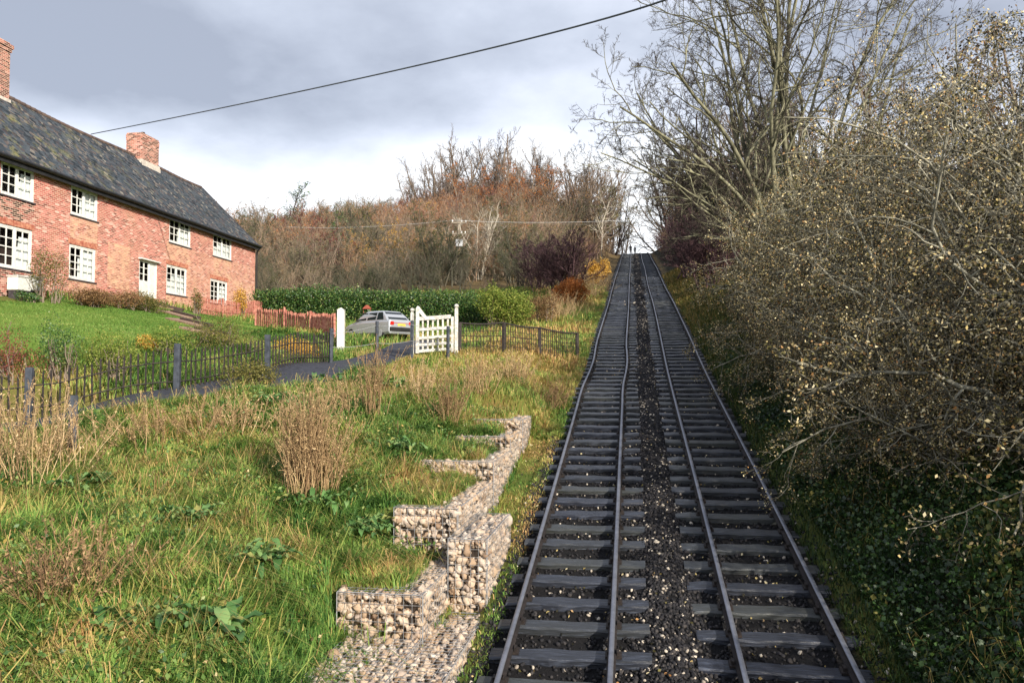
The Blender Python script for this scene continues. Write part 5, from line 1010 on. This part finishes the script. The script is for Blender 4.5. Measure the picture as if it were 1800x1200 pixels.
# right bank grass and the tawny strip up the track side
M_RG = leafy('bank grass', [(0, srgb(34, 52, 22)), (.5, srgb(66, 88, 38)), (.8, srgb(120, 116, 60)), (1, srgb(186, 156, 96))], .6, .3, .3)
x, y = scatter(70000, 2.25, 7, 7, 75, 1.5); k = in_view(x, y, hgt(x, y)) & (r.random(len(x)) < np.interp(x, [2.5, 3, 4, 7], [1, 1, .5, .2])); x, y = x[k], y[k]
V, q, t = blades(x, y, r.uniform(.12, .34, len(x)) * np.interp(y, [7, 70], [1, 2]), np.interp(y, [7, 70], [.013, .05]), r.uniform(.5, 1.5, len(x)), r); tn = np.clip(np.interp(y, [7, 25, 40, 70], [.15, .3, .7, .85]) + r.normal(0, .2, len(x)), 0, 1)
tag(link('bank_grass', np_mesh('bank_grass', V, q, t, dict(tint=np.repeat(tn, 5))), mats=[M_RG]), kind='stuff')
x, y = scatter(9000, 2.7, 7, 7, 40, 1.3); k = in_view(x, y, hgt(x, y)) & (vnoise(x, y, 1.1, 51) > -.1); x, y = x[k], y[k]
V, q, t = blades(x, y, r.uniform(.25, .6, len(x)), np.full(len(x), .010), r.uniform(.8, 2.0, len(x)), r); tag(link('straw_grass', np_mesh('straw_grass', V, q, t, dict(tint=np.repeat(np.clip(.75 + r.normal(0, .2, len(x)), 0, 1), 5))), mats=[M_RG]), kind='stuff')
# ivy over the right bank
x = 2.6 + 5.5 * r.random(190000) ** 1.1; y = 6.5 + 32 * r.random(190000) ** 1.3; k = in_view(x, y, hgt(x, y)) & (r.random(len(x)) < np.interp(y, [6, 26, 38], [1, .8, .3])); x, y = x[k], y[k]
z = hgt(x, y) + np.abs(r.normal(0, .10, len(x))) + .12 * np.maximum(vnoise(x, y, .7, 21), 0); p = np.stack([x, y, z], 1); kb = r.random(len(p)) < .3; p = np.concatenate([p[kb], p[~kb]]); V, q = cat_([leaves(p[:kb.sum()], .085, r, .9, .85), leaves(p[kb.sum():], .05, r, .8, .8)]); tn = np.clip(.45 + .34 * vnoise(p[:, 0], p[:, 1], .8, 22) + r.normal(0, .22, len(p)), 0, 1)
tag(link('ivy', np_mesh('ivy', V, q, None, dict(tint=np.repeat(tn, 4))), mats=[L_IVY]), 'dark ivy carpeting the bank at the foot of the thorn bushes', 'ivy', kind='stuff')
# fallen leaves on track and bank
x = np.r_[r.uniform(-3, 3, 2600), r.uniform(-9, -3, 2500)]; y = 6 + 34 * r.random(len(x)) ** 1.4; p = np.stack([x, y, hgt(x, y) + np.where(x > -2.6, .03, .12)], 1); V, q = leaves(p, .05, r, 1.2, .7)
tag(link('fallen_leaves', np_mesh('fallen_leaves', V, q, None, dict(tint=tint_for(len(V), r))), mats=[L_HAW]), kind='stuff')
# ------------------------------------------------------------------ withered stalks, broad-leaved plants
M_STALK = leafy('dry stalks', [(0, srgb(96, 74, 56)), (.35, srgb(158, 130, 96)), (.75, srgb(194, 168, 126)), (1, srgb(222, 196, 160))], .8, .1, .2)
def stalk_clump(px, py, h, rad, n, label, sd, lean=.16, tint=(0, 1), d=None):
    r = np.random.default_rng(sd); b = on(px, py); st = np.stack([r.normal(0, rad * .55, n), r.normal(0, rad * .55, n), np.full(n, -.05)], 1); dr = np.stack([st[:, 0] * .25 / rad * lean * 4 + np.clip(r.standard_t(2.5, n), -5, 5) * lean * .8, np.clip(r.standard_t(2.5, n), -5, 5) * lean * .8, np.ones(n)], 1)
    a, tw_, lf = plant(sd, st, dr, h * r.uniform(.55, 1.08, n), np.full(n, .0075), [dict(n=7, t0=.35, ang=.45, asd=.25, ratio=.22, K=4, wig=.2, tw=.15, rmin=.004, taper=.3)], dict(n=4, size=.045, sd=.015, keep=.7, asp=.4), K0=7, wig0=.10, tw0=.0, split=0, sides=4)
    V, Q = cat_([a, tw_, lf]); na = len(a[0]) // 28; t_ = np.r_[np.repeat(r.random(na), 28), r.random(len(tw_[0])) * .2 + .4, tint_for(len(lf[0]), r)]
    t_ = tint[0] + (tint[1] - tint[0]) * t_
    o = link('withered_weeds', np_mesh('withered_weeds', V, Q, None, dict(tint=t_)), mats=[M_STALK], loc=b); tag(o, label, 'weeds', 'withered weed clumps on the bank')
stalk_clump(535, 880, 1.75, .22, 130, 'tall thick clump of pale dead stalks at the middle of the grass bank', 1, .06, (0, .85))
stalk_clump(572, 868, 1.35, .2, 50, 'shorter clump of dead stalks leaning against the tall thick one', 2, .1, (.1, .8))
stalk_clump(655, 735, 1.75, .16, 40, 'narrow rust brown stalk clump below the thin wire-strung posts', 3, .08, (0, .6))
stalk_clump(790, 750, 1.25, .22, 45, 'dark brown seeding dock clump just above the stone steps', 4, .1, (0, .5))
stalk_clump(40, 860, 1.7, .5, 60, 'wide tangle of pale stalks at the edge below the lane', 5, .3, (.1, .95)); stalk_clump(110, 830, 1.3, .45, 26, 'scattered pale stalks beside the lone leaning post', 6, .3, (.1, .9))
stalk_clump(265, 790, 1.0, .5, 30, 'brown stalk tangle on the verge between two fence posts', 7, .35, (0, .7)); stalk_clump(350, 770, 1.0, .5, 40, 'bent brown stalks on the verge by the second fence post', 8, .4, (0, .7)); stalk_clump(420, 760, .9, .4, 30, 'low pinkish stalks left of the bramble', 9, .25, (.2, .9))
stalk_clump(610, 735, 1.1, .35, 30, 'loose brown stalks between the bramble and the narrow rust clump', 10, .2, (.1, .8)); stalk_clump(80, 1080, .9, .12, 14, 'few dark stalks near the frame corner', 11, .2, (0, .3)); stalk_clump(130, 1060, .85, .3, 40, 'dull pink seed heads lying over in the near grass', 12, .5, (.0, .5))
stalk_clump(735, 705, 1.1, .3, 40, 'straw-coloured stalks left of the white gate foot', 13, .15, (.4, 1)); stalk_clump(838, 690, 1.1, .3, 45, 'orange straw stalks below the netting fence', 14, .15, (.2, .9)); stalk_clump(960, 715, .9, .45, 60, 'reddish dead fern at the track edge', 15, .45, (.05, .5))
stalk_clump(905, 670, .9, .4, 50, 'tawny stalks below the far end of the netting fence', 16, .3, (.3, .9)); stalk_clump(1040, 520, 1.8, .8, 120, 'golden reed patch beside the left rail under the wood', 17, .25, (.5, 1)); stalk_clump(985, 560, 1.6, .9, 110, 'tawny grass stand above the netting fence', 18, .25, (.3, 1))
M_DOCK = leafy('broad green leaves', [(0, srgb(66, 104, 56)), (.5, srgb(106, 148, 84)), (.85, srgb(142, 172, 108)), (1, srgb(180, 172, 96))], .5, .35, .4)
def broad_plant(px, py, n, size, label, sd, spread=.35):
    r = np.random.default_rng(sd); b = on(px, py); V = []; Q = []; T = []; o = 0
    for k in range(n):
        az = r.uniform(0, 6.28); L = size * r.uniform(.6, 1.2); w = L * r.uniform(.30, .42); el = r.uniform(.3, 1.2); root = np.array([r.normal(0, spread * .5), r.normal(0, spread * .5), 0]); u_ = np.linspace(0, 1, 7); ang = el - 1.5 * u_ * r.uniform(.5, 1)
        dx_ = np.cumsum(np.cos(ang)) * L / 6; dz_ = np.cumsum(np.sin(ang)) * L / 6 + .16; ww = w * np.sin(np.pi * np.clip(u_ * .9 + .08, 0, 1)) ** .7; fw = np.array([math.cos(az), math.sin(az), 0]); sd_ = np.array([-math.sin(az), math.cos(az), 0])
        for j in range(7):
            c_ = root + fw * dx_[j] + np.array([0, 0, dz_[j]]); wv_ = .02 * math.sin(j * 2.2 + k); V += [c_ - sd_ * ww[j] * .5 + np.array([0, 0, .25 * ww[j] + wv_]), c_, c_ + sd_ * ww[j] * .5 + np.array([0, 0, .25 * ww[j] - wv_])]
        for j in range(6): a = o + 3 * j; Q += [(a, a + 1, a + 4, a + 3), (a + 1, a + 2, a + 5, a + 4)]
        T += [r.random()] * 21; o += 21
    ob = link('broad_leaved_plant', np_mesh('broad_leaved_plant', np.array(V), np.array(Q), None, dict(tint=np.array(T)), smooth=True), mats=[M_DOCK], loc=b); tag(ob, label, 'plant', 'broad-leaved plants on the bank')
broad_plant(365, 1140, 60, .34, 'large green dock with broad leaves at the bottom of the bank', 1, .3); broad_plant(640, 945, 110, .24, 'spreading pale green leafy patch left of the stone steps', 2, .45); broad_plant(150, 870, 36, .28, 'dark green leafy plant below the pale stalk tangle', 3, .3); broad_plant(480, 720, 50, .3, 'bright green leafy clump on the lane verge', 4, .5)
broad_plant(445, 1005, 60, .26, 'light green leafy patch in the middle of the near bank', 9, .35); broad_plant(700, 800, 50, .26, 'leafy green patch just above the long low stone basket', 10, .35); broad_plant(330, 930, 40, .24, 'small leafy patch between the near pink seed heads and the tall stalks', 11, .3); broad_plant(250, 1120, 26, .26, 'smaller dock left of the large one', 5, .4); broad_plant(560, 900, 40, .24, 'leafy plant at the foot of the tall dead stalks', 6, .5); broad_plant(700, 690, 16, .35, 'green leaves among straw below the gate', 7, .4); broad_plant(590, 680, 20, .35, 'green leaves at the lane edge between two dark posts', 8, .5)
# ------------------------------------------------------------------ hedge, garden shrubs
def shell_bush(name, centers, radii, dens, size, mat, label, cat, sd, group=None, stems=True, bk=None):
    """leaf clumps through a set of overlapping ellipsoids, on a few stems"""
    r = np.random.default_rng(sd); C0 = np.array(centers, float); base = C0.mean(0); base[2] = G(base[0], base[1]); Vp = []
    for c_, rd in zip(C0, radii):
        rd = np.array(rd if np.ndim(rd) else (rd,) * 3, float); n = int(dens * rd[0] * rd[1] * 4); d_ = nrm(r.normal(size=(n, 3))); rr_ = (r.uniform(.1, 1.0, n) ** .45 + np.abs(r.normal(0, .14, n)))[:, None]; lump = 1 + .22 * np.sin(d_[:, :1] * 6 + c_[0]) * np.cos(d_[:, 2:] * 7 + c_[1])
        Vp.append(c_ + d_ * rd * rr_ * lump)
    p = np.concatenate(Vp); p = p[p[:, 2] > hgt(p[:, 0], p[:, 1]) - .05]; V, Q = leaves(p - base, size, r, .4, .6)
    e = empty(name, base, 0, label, cat, group); link('foliage', np_mesh('foliage', V, Q, None, dict(tint=tint_for(len(V), r))), e, [mat])
    n = 4 * len(C0); k = np.repeat(np.arange(len(C0)), 4); st = np.stack([C0[k, 0], C0[k, 1], hgt(C0[k, 0], C0[k, 1]) - .05], 1) - base + r.normal(0, .05, (n, 3)); en = C0[k] - base + r.normal(0, 1, (n, 3)) * .4 * np.array([np.array(radii[i] if np.ndim(radii[i]) else (radii[i],) * 3) for i in k])
    pts = st[:, None] + (en - st)[:, None] * np.linspace(0, 1, 5)[None, :, None] + r.normal(0, .03, (n, 5, 3)); v, q = tubes(pts, np.full(n, .025), np.full(n, .008), 4); link('stems', np_mesh('stems', v, q), e, [bk or B_TWIG])
    return e
hc = []; hr = []; q = np.array([P(458, 575, 49), P(560, 574, 47), P(700, 572, 45.5), P(850, 573, 44)])
for t in np.linspace(0, 1, 30):
    p = np.array([np.interp(t, np.linspace(0, 1, 4), q[:, i]) for i in range(3)]); z = G(p[0], p[1]); top = P(600, np.interp(t, [0, .3, .6, 1], [512, 508, 514, 520]), pix(p)[2])[2]; hh = max(top - z, 1.0)
    for f in (.3, .72): hc.append((p[0], p[1], z + hh * f)); hr.append((.62, .75, hh * .34 * rng.uniform(.85, 1.2)))
shell_bush('clipped_hedge', hc, hr, 520, .11, L_GREEN, 'long dark green clipped hedge behind the car and the white gate', 'hedge', 3)
L_LIME = leafy('yellow green leaves', [(0, srgb(70, 92, 30)), (.5, srgb(110, 130, 50)), (1, srgb(160, 160, 84))])
def bush_at(px, py, d, wpx, hpx, mat, label, sd, size=.09, dens=260, cat='shrub', group='shrubs round the garden', name='garden_shrub', n=4):
    r = np.random.default_rng(sd); p = P(px, py, d); s_ = d / FPX; w = wpx * s_ / 2; h = hpx * s_; cs = []; rs = []
    for k in range(n):
        x = p[0] + r.uniform(-.6, .6) * w; y = p[1] + r.uniform(-.5, .5) * w; z = G(x, y); f = r.uniform(.3, .65); cs.append((x, y, z + h * f)); rs.append((w * .55, w * .55, h * .38))
    shell_bush(name, cs, rs, 2.6 * dens / max(w, .4), size, mat, label, cat, sd, group)
bush_at(895, 570, 42, 95, 72, L_LIME, 'light yellow-green shrub at the right end of the clipped hedge', 11, .10, 420, n=6); bush_at(955, 575, 43, 60, 60, L_BROWN, 'thin brown shrub next to the yellow-green one', 12, .08, 200)
bush_at(85, 520, 30.3, 60, 95, L_OLIVE, 'climbing shrub trained up the cottage wall between two lower windows', 13, .06, 260, n=5); bush_at(150, 520, 31.2, 90, 34, L_BROWN, 'low brown flower border under the second lower window', 14, .06, 300, n=6); bush_at(205, 525, 33, 80, 36, L_BROWN, 'withered border plants below the bricked-up window', 15, .06, 260, n=5)
bush_at(255, 535, 34.5, 70, 34, L_OLIVE, 'dark leafy border in front of the cottage doorway', 16, .06, 280, n=5); bush_at(425, 548, 46, 26, 55, L_YEL, 'golden shrub against the end of the cottage', 17, .09, 260); bush_at(348, 545, 40, 24, 50, L_OLIVE, 'upright olive shrub between the last two lower windows', 18, .08, 200); bush_at(47, 528, 29.5, 36, 20, L_GREEN, 'small dark green cushion plant by the white troughs', 19, .06, 300)
bush_at(262, 612, 21.5, 60, 26, L_YEL, 'orange-yellow flowering clump at the lower edge of the lawn', 20, .045, 260); bush_at(105, 660, 18.9, 80, 95, L_GREEN, 'leafy green shrub behind the paling fence below the lawn', 21, .045, 260, n=5); bush_at(290, 640, 21.5, 90, 60, L_LIME, 'grey-green clump by the third fence post', 22, .05, 260)
bush_at(30, 670, 18.2, 120, 85, L_RED, 'reddish border plants behind the paling fence', 23, .04, 200, n=5); bush_at(190, 655, 19.6, 130, 85, L_LIME, 'pale green border plants behind the palings', 24, .045, 240, n=6); bush_at(390, 640, 23.5, 130, 60, L_OLIVE, 'mixed yellowing border below the garden steps', 25, .045, 240, n=6); bush_at(520, 610, 26, 90, 36, L_YEL, 'straw-yellow growth behind the last paling panel', 26, .05, 240, n=6)
bush_at(440, 700, 19.8, 90, 50, L_OLIVE, 'dark bramble patch at the lane edge', 27, .05, 300, n=6); bush_at(595, 541, 30.2, 16, 26, L_BROWN, 'brown plant showing over the white drive post', 28, .05, 160, n=2)
bush_at(1050, 500, 70, 40, 45, L_YEL, 'golden scrub beside the left rail under the wood', 29, .14, 300, n=5); bush_at(1000, 545, 52, 70, 50, L_ORANGE, 'russet scrub left of the track above the netting fence', 30, .10, 320, n=6)
